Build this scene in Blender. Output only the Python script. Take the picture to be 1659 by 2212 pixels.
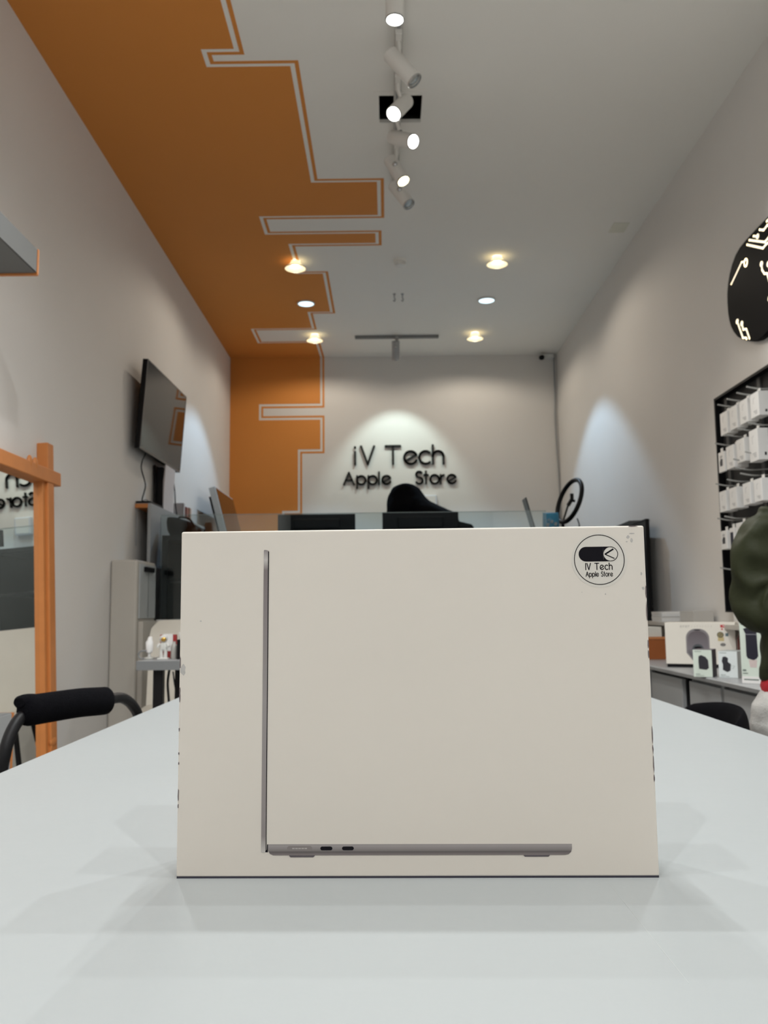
import bpy, math, random
from mathutils import Vector, Matrix
random.seed(7)
PI = math.pi
scene = bpy.context.scene
for o in list(bpy.data.objects):
    bpy.data.objects.remove(o)
COL = scene.collection

# ------------------------------------------------------------------ camera
FPX, PITCH, YAW, ROLL = 1864.71, 0.11227, -0.00255, -0.01098
cy, sy, cp, sp = math.cos(YAW), math.sin(YAW), math.cos(PITCH), math.sin(PITCH)
fwd = Vector((sy*cp, cy*cp, sp)); rt = Vector((cy, -sy, 0)); up = rt.cross(fwd)
cr, sr = math.cos(ROLL), math.sin(ROLL)
r_ = rt*cr + up*sr
u_ = -rt*sr + up*cr
camd = bpy.data.cameras.new('camera'); cam = bpy.data.objects.new('camera', camd); COL.objects.link(cam)
M = Matrix((( r_.x, u_.x, -fwd.x, 0), (r_.y, u_.y, -fwd.y, 0), (r_.z, u_.z, -fwd.z, 1.12), (0, 0, 0, 1)))
cam.matrix_world = M
camd.sensor_fit = 'VERTICAL'; camd.sensor_height = 24.0; camd.lens = FPX/2212*24.0
camd.clip_start = 0.02; camd.clip_end = 100
camd.dof.use_dof = True; camd.dof.focus_distance = 0.60; camd.dof.aperture_fstop = 13.0
scene.camera = cam

# ------------------------------------------------------------------ world and exposure
w = bpy.data.worlds.new('world'); scene.world = w; w.use_nodes = True
w.node_tree.nodes['Background'].inputs[0].default_value = (0.6, 0.7, 0.85, 1)
w.node_tree.nodes['Background'].inputs[1].default_value = 0.10
scene.view_settings.view_transform = 'Standard'; scene.view_settings.look = 'None'
scene.view_settings.exposure = 0.12; scene.view_settings.gamma = 1.0
scene.view_settings.use_curve_mapping = False
NEUTRAL = (0.96, 0.985, 0.985); COOL = (0.48, 0.74, 1.0); WARM = (1.0, 0.89, 0.74)
P_TRACK = 62; P_FRONT = 25; P_SIDE = 29; P_BACKDOWN = 11; P_COOL = 62; P_SIGN = 22; P_FILL = 56
TOP = 0.9308           # table top height
XL, XR, YB, YF, ZC = -1.458, 1.626, 7.958, -3.2, 3.5

# ------------------------------------------------------------------ materials
def mat(name, col, rough=0.5, metal=0.0, var=0.04, scale=12.0, bump=0.0, bscale=200.0, emit=None, es=0.0, spec=0.5, alpha=1.0, trans=0.0, coat=0.0, sheen=0.0):
    m = bpy.data.materials.new(name); m.use_nodes = True
    nt = m.node_tree; b = nt.nodes['Principled BSDF']
    b.inputs['Roughness'].default_value = rough; b.inputs['Metallic'].default_value = metal
    b.inputs['Specular IOR Level'].default_value = spec
    b.inputs['Alpha'].default_value = alpha; b.inputs['Transmission Weight'].default_value = trans
    b.inputs['Coat Weight'].default_value = coat; b.inputs['Sheen Weight'].default_value = sheen
    tc = nt.nodes.new('ShaderNodeTexCoord')
    if var > 0:
        n = nt.nodes.new('ShaderNodeTexNoise'); n.inputs['Scale'].default_value = scale; n.inputs['Detail'].default_value = 4
        nt.links.new(tc.outputs['Object'], n.inputs['Vector'])
        mx = nt.nodes.new('ShaderNodeMix'); mx.data_type = 'RGBA'
        mx.inputs[6].default_value = (*[c*(1-var) for c in col], 1); mx.inputs[7].default_value = (*[min(1, c*(1+var)) for c in col], 1)
        nt.links.new(n.outputs['Fac'], mx.inputs[0]); nt.links.new(mx.outputs[2], b.inputs['Base Color'])
    else:
        b.inputs['Base Color'].default_value = (*col, 1)
    if bump > 0:
        n2 = nt.nodes.new('ShaderNodeTexNoise'); n2.inputs['Scale'].default_value = bscale; n2.inputs['Detail'].default_value = 3
        nt.links.new(tc.outputs['Object'], n2.inputs['Vector'])
        bp = nt.nodes.new('ShaderNodeBump'); bp.inputs['Strength'].default_value = bump; bp.inputs['Distance'].default_value = 0.01
        nt.links.new(n2.outputs['Fac'], bp.inputs['Height']); nt.links.new(bp.outputs['Normal'], b.inputs['Normal'])
    if emit:
        b.inputs['Emission Color'].default_value = (*emit, 1); b.inputs['Emission Strength'].default_value = es
    return m
def S(h):   # sRGB 0-255 triple to linear
    return tuple(((c/255)/12.92 if c/255 <= 0.04045 else ((c/255+0.055)/1.055)**2.4) for c in h)
WALL = mat('wall_paint', (0.73, 0.705, 0.675), 0.75, var=0.02, scale=3, bump=0.08, bscale=90)
CEIL = mat('ceiling_paint', (0.86, 0.84, 0.79), 0.8, var=0.015, scale=2)
ORANGE = mat('orange_paint', (0.68, 0.255, 0.045), 0.7, var=0.03, scale=3)
FLOOR = mat('floor_tile', (0.55, 0.54, 0.52), 0.4, var=0.08, scale=5)
TABLE = mat('table_laminate', (0.375, 0.400, 0.406), 0.42, var=0.02, scale=5, bump=0.03, bscale=40, spec=0.35)
CARD = mat('carton_white', (0.69, 0.64, 0.575), 0.62, var=0.03, scale=9)
CARDW = mat('small_carton_white', (0.80, 0.79, 0.77), 0.5, var=0.02)
BLACK = mat('black_plastic', (0.004, 0.004, 0.005), 0.45, var=0.1, spec=.2)
BLACKM = mat('black_metal', (0.006, 0.006, 0.007), 0.45, var=0.1, spec=.25)
FABRIC = mat('black_fabric', (0.0032, 0.0032, 0.0048), 0.9, var=0.3, scale=60, bump=0.5, bscale=500, spec=0.08)
GREY = mat('grey_laminate', (0.19, 0.20, 0.205), 0.5, var=0.03)
GREYL = mat('light_grey_laminate', (0.33, 0.34, 0.345), 0.5, var=0.03)
GREYD = mat('dark_grey_board', (0.06, 0.06, 0.062), 0.6, var=0.05)
GREYE = mat('edge_banding_grey', (0.40, 0.42, 0.44), 0.45, var=0.03)
ORWOOD = mat('orange_stained_wood', (0.56, 0.20, 0.05), 0.5, var=0.10, scale=20)
BEIGE = mat('beige_laminate', (0.50, 0.47, 0.42), 0.5, var=0.03)
WHITEP = mat('white_plastic', (0.78, 0.77, 0.74), 0.4, var=0.02)
TRACKW = mat('white_enamel', (0.72, 0.70, 0.66), 0.45, var=0.02)
CHROME = mat('chrome', (0.55, 0.56, 0.57), 0.15, metal=1.0, var=0.02)
MIRROR = mat('mirror_glass', (0.92, 0.94, 0.93), 0.008, metal=1.0, var=0.0)
SCREEN = mat('dark_screen', (0.008, 0.008, 0.008), 0.03, var=0.0, spec=0.25)
INK = mat('black_ink', (0.006, 0.005, 0.008), 0.5, var=0.0, spec=.15)
SIGNBLK = mat('black_acrylic', (0.006, 0.008, 0.008), 0.35, var=0.0)
LIT = mat('lamp_white', (1, 1, 1), 0.5, var=0, emit=(1.0, 1.0, 0.95), es=12)
LITC = mat('lamp_cool', (1, 1, 1), 0.5, var=0, emit=(0.62, 0.88, 1.0), es=1.7)
LITWD = mat('lamp_dish_warm', (1, 0.9, 0.7), 0.5, var=0, emit=(1.0, 0.83, 0.48), es=1.0)
LITWB = mat('lamp_bulb_warm', (1, 1, 1), 0.5, var=0, emit=(1.0, 0.95, 0.8), es=14)
LITW = mat('lamp_warm_face', (1, 1, 1), 0.5, var=0, emit=(1.0, 0.90, 0.55), es=6)
LENS = mat('clear_lens', (0.45, 0.5, 0.52), 0.12, metal=0.8, var=0.05)
GOLDLIT = mat('lit_circuit_trace', (1, 0.9, 0.7), 0.4, var=0, emit=(1.0, 0.88, 0.62), es=1.15)
def glassmat():
    m = bpy.data.materials.new('clear_glass'); m.use_nodes = True; nt = m.node_tree
    b = nt.nodes['Principled BSDF']; out = nt.nodes['Material Output']
    g = nt.nodes.new('ShaderNodeBsdfGlossy'); g.inputs['Roughness'].default_value = 0.0; g.inputs['Color'].default_value = (0.9, 0.95, 0.95, 1)
    t = nt.nodes.new('ShaderNodeBsdfTransparent'); t.inputs['Color'].default_value = (0.86, 0.90, 0.90, 1)
    fr = nt.nodes.new('ShaderNodeFresnel'); fr.inputs['IOR'].default_value = 1.5
    mx = nt.nodes.new('ShaderNodeMixShader'); nt.nodes.remove(b)
    nt.links.new(fr.outputs[0], mx.inputs[0]); nt.links.new(t.outputs[0], mx.inputs[1]); nt.links.new(g.outputs[0], mx.inputs[2])
    nt.links.new(mx.outputs[0], out.inputs['Surface']); return m
GLASS = glassmat()

# ------------------------------------------------------------------ mesh builder
class MB:
    def __init__(s): s.v = []; s.f = []; s.m = []; s.mi = 0
    def face(s, idx): s.f.append(tuple(idx)); s.m.append(s.mi)
    def box(s, x0, x1, y0, y1, z0, z1, T=None):
        b = len(s.v)
        for z in (z0, z1):
            for (x, y) in ((x0, y0), (x1, y0), (x1, y1), (x0, y1)):
                p = Vector((x, y, z)); s.v.append(T @ p if T else p)
        for q in ((3, 2, 1, 0), (4, 5, 6, 7), (0, 1, 5, 4), (1, 2, 6, 5), (2, 3, 7, 6), (3, 0, 4, 7)):
            s.face([b+i for i in q])
        return s
    def prism(s, poly, fn, d0, d1):
        """poly: 2d points; fn(a,b,d)->3d point; between depths d0 and d1"""
        b = len(s.v); n = len(poly)
        for d in (d0, d1):
            for (a, c) in poly: s.v.append(Vector(fn(a, c, d)))
        s.face([b+i for i in range(n)][::-1]); s.face([b+n+i for i in range(n)])
        for i in range(n):
            j = (i+1) % n; s.face([b+i, b+j, b+n+j, b+n+i])
        return s
    def tube(s, pts, r, n=12, closed=False, caps=True, flat=None):
        pts = [Vector(p) for p in pts]; N = len(pts); b = len(s.v)
        rr = r if isinstance(r, (list, tuple)) else [r]*N
        prev = None
        for i, p in enumerate(pts):
            if closed: t = (pts[(i+1) % N]-pts[i-1])
            else: t = pts[min(i+1, N-1)]-pts[max(i-1, 0)]
            t = t.normalized()
            if prev is None:
                a = Vector((0, 0, 1)) if abs(t.z) < 0.9 else Vector((1, 0, 0))
                x = t.cross(a).normalized()
            else:
                x = (prev - t*prev.dot(t)).normalized()
            prev = x; y = t.cross(x)
            for k in range(n):
                an = 2*PI*k/n; e = 1.0 if flat is None else flat
                s.v.append(p + x*math.cos(an)*rr[i] + y*math.sin(an)*rr[i]*e)
        M_ = N if closed else N-1
        for i in range(M_):
            i2 = (i+1) % N
            for k in range(n):
                k2 = (k+1) % n
                s.face([b+i*n+k, b+i*n+k2, b+i2*n+k2, b+i2*n+k])
        if caps and not closed:
            s.face([b+k for k in range(n)][::-1]); s.face([b+(N-1)*n+k for k in range(n)])
        return s
    def loft(s, rings, n=24):
        """rings: (center, xvec, yvec)"""
        b = len(s.v)
        for c, x, y in rings:
            c, x, y = Vector(c), Vector(x), Vector(y)
            for k in range(n):
                an = 2*PI*k/n; s.v.append(c + x*math.cos(an) + y*math.sin(an))
        for i in range(len(rings)-1):
            for k in range(n):
                k2 = (k+1) % n; s.face([b+i*n+k, b+i*n+k2, b+(i+1)*n+k2, b+(i+1)*n+k])
        s.face([b+k for k in range(n)][::-1]); s.face([b+(len(rings)-1)*n+k for k in range(n)])
        return s
    def lathe(s, prof, c=(0, 0, 0), ax=(0, 0, 1), n=32, caps=True):
        """prof: (radius, along)"""
        ax = Vector(ax).normalized(); a = Vector((0, 0, 1)) if abs(ax.z) < 0.9 else Vector((1, 0, 0))
        x = ax.cross(a).normalized(); y = ax.cross(x); c = Vector(c); b = len(s.v)
        for r, h in prof:
            for k in range(n):
                an = 2*PI*k/n; s.v.append(c+ax*h+x*math.cos(an)*r+y*math.sin(an)*r)
        for i in range(len(prof)-1):
            for k in range(n):
                k2 = (k+1) % n; s.face([b+i*n+k, b+(i+1)*n+k, b+(i+1)*n+k2, b+i*n+k2])
        if caps: s.face([b+k for k in range(n)]); s.face([b+(len(prof)-1)*n+k for k in range(n)][::-1])
        return s
    def ball(s, c, r, sc=(1, 1, 1), n=16, T=None):
        b = len(s.v); c = Vector(c); m = n//2
        for i in range(1, m):
            th = PI*i/m
            for k in range(n):
                an = 2*PI*k/n
                p = Vector((math.sin(th)*math.cos(an)*r*sc[0], math.sin(th)*math.sin(an)*r*sc[1], math.cos(th)*r*sc[2]))
                s.v.append(c + (T @ p if T else p))
        tp = Vector((0, 0, r*sc[2])); bt = -tp
        s.v.append(c+(T @ tp if T else tp)); s.v.append(c+(T @ bt if T else bt)); e = len(s.v)
        for i in range(m-2):
            for k in range(n):
                k2 = (k+1) % n; s.face([b+i*n+k, b+(i+1)*n+k, b+(i+1)*n+k2, b+i*n+k2])
        for k in range(n):
            k2 = (k+1) % n; s.face([e-2, b+k, b+k2]); s.face([e-1, b+(m-2)*n+k2, b+(m-2)*n+k])
        return s
    def build(s, name, mats, parent=None, smooth=False, bevel=0, segs=3, loc=None, rz=0):
        me = bpy.data.meshes.new(name); me.from_pydata([tuple(p) for p in s.v], [], s.f)
        if not isinstance(mats, (list, tuple)): mats = [mats]
        for m in mats: me.materials.append(m)
        for p, mi in zip(me.polygons, s.m): p.material_index = mi; p.use_smooth = smooth
        me.update()
        import bmesh
        bm = bmesh.new(); bm.from_mesh(me); bmesh.ops.recalc_face_normals(bm, faces=bm.faces); bm.to_mesh(me); bm.free()
        o = bpy.data.objects.new(name, me); COL.objects.link(o)
        if parent is not None: o.parent = parent
        if loc is not None: o.location = loc
        if rz: o.rotation_euler = (0, 0, rz)
        if smooth and not bevel:
            md = o.modifiers.new('edge', 'EDGE_SPLIT'); md.split_angle = math.radians(40)
        if bevel:
            md = o.modifiers.new('bevel', 'BEVEL'); md.width = bevel; md.segments = segs; md.limit_method = 'ANGLE'
        return o
def tag(o, label=None, cat=None, group=None, kind=None):
    if label: o['label'] = label
    if cat: o['category'] = cat
    if group: o['group'] = group
    if kind: o['kind'] = kind
    return o
def thing(name, label, cat, loc=(0, 0, 0), rz=0, group=None):
    o = bpy.data.objects.new(name, None); COL.objects.link(o); o.empty_display_size = 0.05
    o.location = loc; o.rotation_euler = (0, 0, rz); return tag(o, label, cat, group)
def copy_tree(o, parent=None):
    c = o.copy(); COL.objects.link(c)
    if parent is not None: c.parent = parent
    for ch in list(o.children): copy_tree(ch, c)
    return c
def bx(name, m, parent, x0, x1, y0, y1, z0, z1, bevel=0, **k):
    return MB().box(x0, x1, y0, y1, z0, z1).build(name, m, parent, bevel=bevel, **k)
def struct(o): o['kind'] = 'structure'; return o
def smoothpath(pts, n=8):
    P = [Vector(p) for p in pts]; out = []
    for i in range(len(P)-1):
        p0 = P[max(i-1, 0)]; p1 = P[i]; p2 = P[i+1]; p3 = P[min(i+2, len(P)-1)]
        for k in range(n):
            t = k/n
            out.append(0.5*((2*p1)+(p2-p0)*t+(2*p0-5*p1+4*p2-p3)*t*t+(3*p1-p0-3*p2+p3)*t**3))
    out.append(P[-1]); return out

# ------------------------------------------------------------------ stroke lettering
def arc(cx, cy, r, a0, a1, n=14, sx=1.0):
    return [(cx+sx*r*math.cos(math.radians(a0+(a1-a0)*i/n)), cy+r*math.sin(math.radians(a0+(a1-a0)*i/n))) for i in range(n+1)]
X = 0.70   # x height
R0 = X/2
GL = {   # strokes, advance ; cap height 1
 'i': ([[(0, 0), (0, X)], [(0, 0.94), (0, 0.965)]], 0.0),
 'I': ([[(0, 0), (0, 1)]], 0.0),
 'V': ([[(0, 1), (0.36, 0), (0.72, 1)]], 0.72),
 'T': ([[(0, 1), (0.80, 1)], [(0.40, 1), (0.40, 0)]], 0.80),
 'e': ([[(0.07, 0.17), (0.64, 0.50)], arc(R0, R0, R0, 25, 335, 26)], X),
 'c': ([arc(R0, R0, R0, 50, 310, 22)], 0.60),
 'h': ([[(0, 0), (0, 1.02)], [(0, 0.40)]+arc(0.29, 0.41, 0.29, 180, 0, 14)+[(0.58, 0)]], 0.58),
 'A': ([[(0, 0), (0.42, 1), (0.84, 0)], [(0.17, 0.36), (0.67, 0.36)]], 0.84),
 'p': ([[(0, X), (0, -0.32)], arc(R0, R0, R0, 0, 360, 28)], X),
 'l': ([[(0, 0), (0, 1.0)]], 0.0),
 'S': ([arc(0.27, 0.745, 0.235, 35, 225, 14, 1.05)+arc(0.27, 0.255, 0.255, 60, -150, 16, 1.08)], 0.54),
 't': ([[(0.14, 0), (0.14, 1.0)], [(0, X), (0.30, X)]], 0.30),
 'o': ([arc(R0, R0, R0, 0, 360, 28)], X),
 'r': ([[(0, 0), (0, X)], [(0, 0.38)]+arc(0.30, 0.38, 0.30, 180, 95, 8)], 0.30),
 'a': ([arc(R0, R0, R0, 0, 360, 28), [(X, 0), (X, X)]], X),
}
def stroke(mb, pts, w, fn, d0, d1, cap=True):
    """thick polyline as prisms"""
    for i in range(len(pts)-1):
        (x0, y0), (x1, y1) = pts[i], pts[i+1]; L = math.hypot(x1-x0, y1-y0)
        if L < 1e-9: continue
        nx, ny = -(y1-y0)/L*w/2, (x1-x0)/L*w/2
        mb.prism([(x0+nx, y0+ny), (x0-nx, y0-ny), (x1-nx, y1-ny), (x1+nx, y1+ny)], fn, d0, d1)
    js = pts if cap else pts[1:-1]
    for (x, y) in js:
        mb.prism([(x+w/2*math.cos(2*PI*k/10), y+w/2*math.sin(2*PI*k/10)) for k in range(10)], fn, d0, d1)
def glyph(mb, ch, x, y, h, w, fn, d0, d1):
    for st in GL[ch][0]:
        stroke(mb, [(x+a*h, y+b*h) for a, b in st], w, fn, d0, d1)
    return GL[ch][1]*h

# ------------------------------------------------------------------ room shell
def offset_path(P, d):
    out = []
    for i in range(len(P)):
        def nrm(a, b):
            L = math.hypot(b[0]-a[0], b[1]-a[1]); return ((b[1]-a[1])/L, -(b[0]-a[0])/L)
        if i == 0: n = nrm(P[0], P[1]); out.append((P[0][0]+n[0]*d, P[0][1]+n[1]*d)); continue
        if i == len(P)-1: n = nrm(P[-2], P[-1]); out.append((P[i][0]+n[0]*d, P[i][1]+n[1]*d)); continue
        n1 = nrm(P[i-1], P[i]); n2 = nrm(P[i], P[i+1])
        k = 1+n1[0]*n2[0]+n1[1]*n2[1]
        out.append((P[i][0]+(n1[0]+n2[0])*d/k, P[i][1]+(n1[1]+n2[1])*d/k))
    return out
def thin_line(mb, P, d0, d1, fn, a, b):
    A, B = offset_path(P, d0), offset_path(P, d1)
    for i in range(len(P)-1):
        mb.prism([A[i], A[i+1], B[i+1], B[i]], fn, a, b)
ceil_path = [(-.627, YF), (-.627, 3.43), (-.768, 3.43), (-.768, 3.553), (-.400, 3.553), (-.400, 4.597), (-.031, 4.597), (-.031, 5.005),
             (-.752, 5.005), (-.752, 5.262), (-.049, 5.262), (-.049, 5.406), (-.620, 5.406), (-.614, 5.914), (-.432, 5.914), (-.432, 6.705),
             (-.614, 6.705), (-.614, 7.105), (-1.132, 7.105), (-1.132, 7.505), (-.614, 7.505), (-.609, YB)]
mb = MB()
HX0, HX1, HY0, HY1 = -0.012, 0.190, 3.777, 4.003     # open hatch
for (a, b, c, d) in ((XL-.1, HX0, YF-.1, YB+.1), (HX1, XR+.1, YF-.1, YB+.1), (HX0, HX1, YF-.1, HY0), (HX0, HX1, HY1, YB+.1)):
    mb.box(a, b, c, d, ZC, ZC+.015)
mb.mi = 1
mb.prism([(XL, YF)]+ceil_path+[(XL, YB)], lambda a, b, d: (a, b, d), ZC-.0015, ZC+.001)
thin_line(mb, ceil_path, .021, .039, lambda a, b, d: (a, b, d), ZC-.0015, ZC+.001)
mb.mi = 2   # dark void above the hatch
mb.box(HX0-.25, HX1+.25, HY0-.3, HY1+.3, ZC+.45, ZC+.46)
for q in ((HX0-.26, HX0-.25, HY0-.3, HY1+.3), (HX1+.25, HX1+.26, HY0-.3, HY1+.3), (HX0-.25, HX1+.25, HY0-.31, HY0-.3), (HX0-.25, HX1+.25, HY1+.3, HY1+.31)):
    mb.box(*q, ZC+.015, ZC+.45)
ceiling = struct(mb.build('ceiling', [CEIL, ORANGE, mat('void_black', (.003, .003, .003), .9, var=0, spec=.05)]))
fr = MB()
for q in ((HX0-.028, HX1+.028, HY0-.03, HY0), (HX0-.028, HX1+.028, HY1, HY1+.03), (HX0-.028, HX0, HY0, HY1), (HX1, HX1+.028, HY0, HY1)):
    fr.box(*q, ZC-.004, ZC-.0005)
fr.build('hatch_frame', CEIL, ceiling)
MB().tube([(HX0-.2, HY1+.10, ZC+.075), (HX1+.2, HY1+.10, ZC+.075)], .022, 14).build('duct_pipe', mat('duct_grey', (.02, .02, .02), .5), ceiling, smooth=True)

struct(bx('floor', FLOOR, None, XL-.1, XR+.1, YF-.1, YB+.1, -.1, 0))
struct(bx('wall_left', WALL, None, XL-.1, XL, YF, YB+.1, 0, ZC))
struct(bx('wall_right', WALL, None, XR, XR+.1, YF, YB+.1, 0, ZC))
struct(bx('wall_front', mat('dusk_glazing', (.02, .022, .028), .25, var=.05), None, XL, XR, YF-.1, YF, 0, ZC))
back_path = [(-.609, ZC), (-.609, 3.050), (-1.185, 3.050), (-1.185, 2.897), (-.609, 2.897), (-.609, 2.615), (-.819, 2.615),
             (-.819, 2.038), (-.966, 2.038), (-.966, 0)]
mb = MB(); mb.box(XL, XR, YB, YB+.1, 0, ZC); mb.mi = 1
fnb = lambda a, b, d: (a, d, b)
mb.prism([(XL, ZC)]+back_path+[(XL, 0)], fnb, YB-.0015, YB+.001)
# the thin line runs outside the white gap (to the right when walking down)
thin_line(mb, back_path, -.021, -.039, fnb, YB-.0015, YB+.001)
struct(mb.build('wall_back', [WALL, ORANGE]))
struct(bx('baseboard_left', GREYL, None, XL, XL+.012, YF, 4.4, 0, .07))

# ------------------------------------------------------------------ lamps
def lamp(parent, name, loc, power, col, size=.03, spot=None, aim=None, blend=.6):
    ld = bpy.data.lights.new(name, 'SPOT' if spot else 'POINT'); ld.energy = power; ld.color = col; ld.shadow_soft_size = size*.5
    if spot: ld.spot_size = math.radians(spot); ld.spot_blend = blend
    o = bpy.data.objects.new(name, ld); COL.objects.link(o); o.parent = parent; o.location = loc
    if aim is not None: o.rotation_euler = Vector(aim).to_track_quat('-Z', 'Y').to_euler()
    return o
TX = 0.074
# long ceiling track
t = thing('lighting_track', 'long pale ceiling track running down the room carrying the white spotlights', 'track', (TX, 2.0, ZC))
mbk = MB().box(-.017, .017, -1.3, 2.62, -.022, 0)
mbk.build('track_rail', mat('rail_enamel', (.50, .49, .46), .5), t, bevel=.002)
MB().box(-.007, .007, -1.29, 2.61, -.0235, -.0215).build('track_slot', mat('track_slot_grey', (.25, .25, .25), .4), t)
def track_spot(label, P0, P1, facemat, power, col, lit=True, track_x=TX, group='spotlights on the long ceiling track', spotdeg=72, mat_=TRACKW, size=.03, bar=False):
    P0 = Vector(P0); P1 = Vector(P1); d = (P1-P0).normalized(); mid = (P0+P1)/2; L = (P1-P0).length; R = .034
    ty = mid.y
    r = thing('track_spotlight', label, 'spotlight', (track_x, ty, ZC), group=group); o = Vector((track_x, ty, ZC))
    MB().box(-.014, .014, -.05, .05, -.045, -.022).build('track_adapter', mat_, r, bevel=.003)
    piv = P0 + d*L*.38 - o
    side = Vector((0, 0, 1)).cross(d); side = side.normalized() if side.length > .05 else Vector((1, 0, 0))
    jt = piv + Vector((0, 0, R*.9)) if d.z > -.8 else piv - Vector((0, 1, 0))*R
    MB().tube([(0, 0, -.04), (0, 0, max(-.075, jt.z+.01)), jt], .009, 10).build('stem', CHROME if False else mat_, r, smooth=True)
    MB().ball(jt, .014).build('swivel_joint', CHROME, r, smooth=True)
    h = MB().lathe([(R*.90, 0), (R, .004), (R, L-.002), (R*.97, L), (R*.92, L), (R*.88, L-.016), (R*.3, L-.018)], P0-o, d)
    hd = h.build('lamp_housing', mat_, r, smooth=True)
    f = MB().lathe([(R*.84, 0), (R*.80, .003), (R*.4, .004)], P1-d*.014-o, d).build('lamp_lens', facemat, r, smooth=True)
    MB().lathe([(R*1.0, 0), (R*1.03, .003), (R*1.0, .006), (R*.90, .006), (R*.88, 0)], P1-d*.006-o, d, caps=False).build('trim_ring', CHROME, r, smooth=True)
    if lit: lamp(r, 'lamp_light', P1+d*.012-o, power, col, size, spotdeg, d)
    return r
track_spot('nearest white track spotlight at the top of the photo, lit lens facing down', (.056, 2.945, 3.43), (.052, 2.942, 3.265), LIT, P_TRACK*.45, NEUTRAL)
track_spot('second white track spotlight from the top, unlit, swung down to the right', (.036, 3.342, 3.407), (.139, 3.325, 3.273), LENS, 0, NEUTRAL, lit=False)
track_spot('lit white track spotlight in front of the open ceiling hatch, turned down left', (.113, 3.674, 3.405), (.052, 3.575, 3.283), LIT, P_TRACK, NEUTRAL)
track_spot('lit white track spotlight just below the hatch in the photo, pointing right', (.049, 3.939, 3.385), (.147, 3.831, 3.299), LIT, P_TRACK, NEUTRAL)
track_spot('white track spotlight with a warm yellow lit lens pointing down', (.039, 4.201, 3.415), (.107, 4.152, 3.270), LITW, P_TRACK*.5, WARM)
track_spot('farthest spotlight of the long track, unlit and swung down to the right', (.060, 4.462, 3.410), (.142, 4.407, 3.270), LENS, 0, NEUTRAL, lit=False)
for k, (yy, p) in enumerate(((1.11, 1.0), (1.48, 1.0), (2.03, 1.0))):
    track_spot('white track spotlight pointing straight down above the white table, %s' % ('nearest the camera', 'middle of the three', 'farthest of the three')[k],
               (.04, yy, 3.43), (.04, yy, 3.26), LIT, P_FRONT, NEUTRAL, spotdeg=130)
# cross track near the back wall
t = thing('lighting_track', 'short grey ceiling track running crossways near the back wall', 'track', (.11, 7.34, ZC))
MB().box(-.365, .365, -.017, .017, -.024, 0).build('track_rail', mat('track_grey', (.22, .22, .22), .5), t, bevel=.002)
GREYLAMP = mat('grey_enamel', (.38, .38, .38), .5)
r = track_spot('grey spotlight on the short cross track lighting the letters on the back wall', (.10, 7.30, 3.44), (.10, 7.36, 3.285), LIT, P_SIGN, (.78, 1.0, .95), track_x=.11, group=None, spotdeg=74, mat_=GREYLAMP)
sl = [c for c in r.children if c.type == 'LIGHT'][0]
sl.rotation_euler = Vector((0, .55, -1)).to_track_quat('-Z', 'Y').to_euler(); sl.data.spot_blend = .5

# recessed and dish downlights
def dish(x, y, label, power=P_BACKDOWN, grp='warm dish downlights'):
    r = thing('downlight', label, 'downlight', (x, y, ZC), group=grp)
    MB().lathe([(.030, -.001), (.032, -.012), (.045, -.030), (.064, -.042), (.072, -.050), (.071, -.054), (.060, -.050), (.038, -.040), (.026, -.030)], caps=False).build('glass_dish', LITWD, r, smooth=True)
    MB().ball((0, 0, -.020), .022).build('bulb', LITWB, r, smooth=True)
    MB().lathe([(.074, -.049), (.0755, -.052), (.074, -.055), (.071, -.055), (.071, -.049)], caps=False).build('trim_ring', CHROME, r, smooth=True)
    lamp(r, 'lamp_light', (0, 0, -.075), power, WARM, .03, 165, (0, 0, -1), .35); return r
def disc(x, y, label, power=P_COOL, col=COOL, m=LITC, grp='cool disc downlights', deg=96, blend=.25, r0=.066):
    r = thing('downlight', label, 'downlight', (x, y, ZC), group=grp)
    MB().lathe([(r0, 0), (r0+.004, -.006), (r0+.002, -.012), (r0-.006, -.012), (r0-.008, -.004)]).build('trim_ring', WHITEP, r, smooth=True)
    MB().lathe([(r0-.007, -.002), (r0-.010, -.010), (.02, -.012)]).build('diffuser', m, r, smooth=True)
    lamp(r, 'lamp_light', (0, 0, -.03), power, col, .03, deg, (0, 0, -1), blend); return r
dish(-.604, 5.689, 'warm dish downlight on the left, nearest of the three on the orange paint')
dish(.775, 5.658, 'warm dish downlight on the right, nearest of the three on the white ceiling')
dish(-.604, 7.286, 'warm dish downlight on the left nearest the back wall')
dish(.789, 7.287, 'warm dish downlight on the right nearest the back wall')
disc(-.606, 6.498, 'bluish white disc downlight set in the orange ceiling paint')
disc(.797, 6.474, 'bluish white disc downlight in the white ceiling on the right')
for x, y, lb in ((-.50, 1.60, 'left of the two over the far half of the table'), (.62, 1.60, 'right of the two over the far half of the table'),
                 (-.48, .46, 'left of the two over the near half of the table'), (.57, .50, 'right of the two over the near half of the table')):
    disc(x, y, 'white disc downlight, '+lb, P_SIDE*(1.35 if y > 1 else 1.0), NEUTRAL, LIT, 'white disc downlights above the table', 150, .5)
for x, y, lb in ((-.7, -.9, 'left, just behind the camera'), (.75, -.9, 'right, just behind the camera'), (0.05, -1.9, 'middle, near the entrance wall')):
    disc(x, y, 'added white fill downlight in the entrance zone, '+lb, P_FILL, NEUTRAL, LIT, 'added fill downlights near the entrance', 160, .5)  # unseen fixtures, added as fill light from behind the camera

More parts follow.
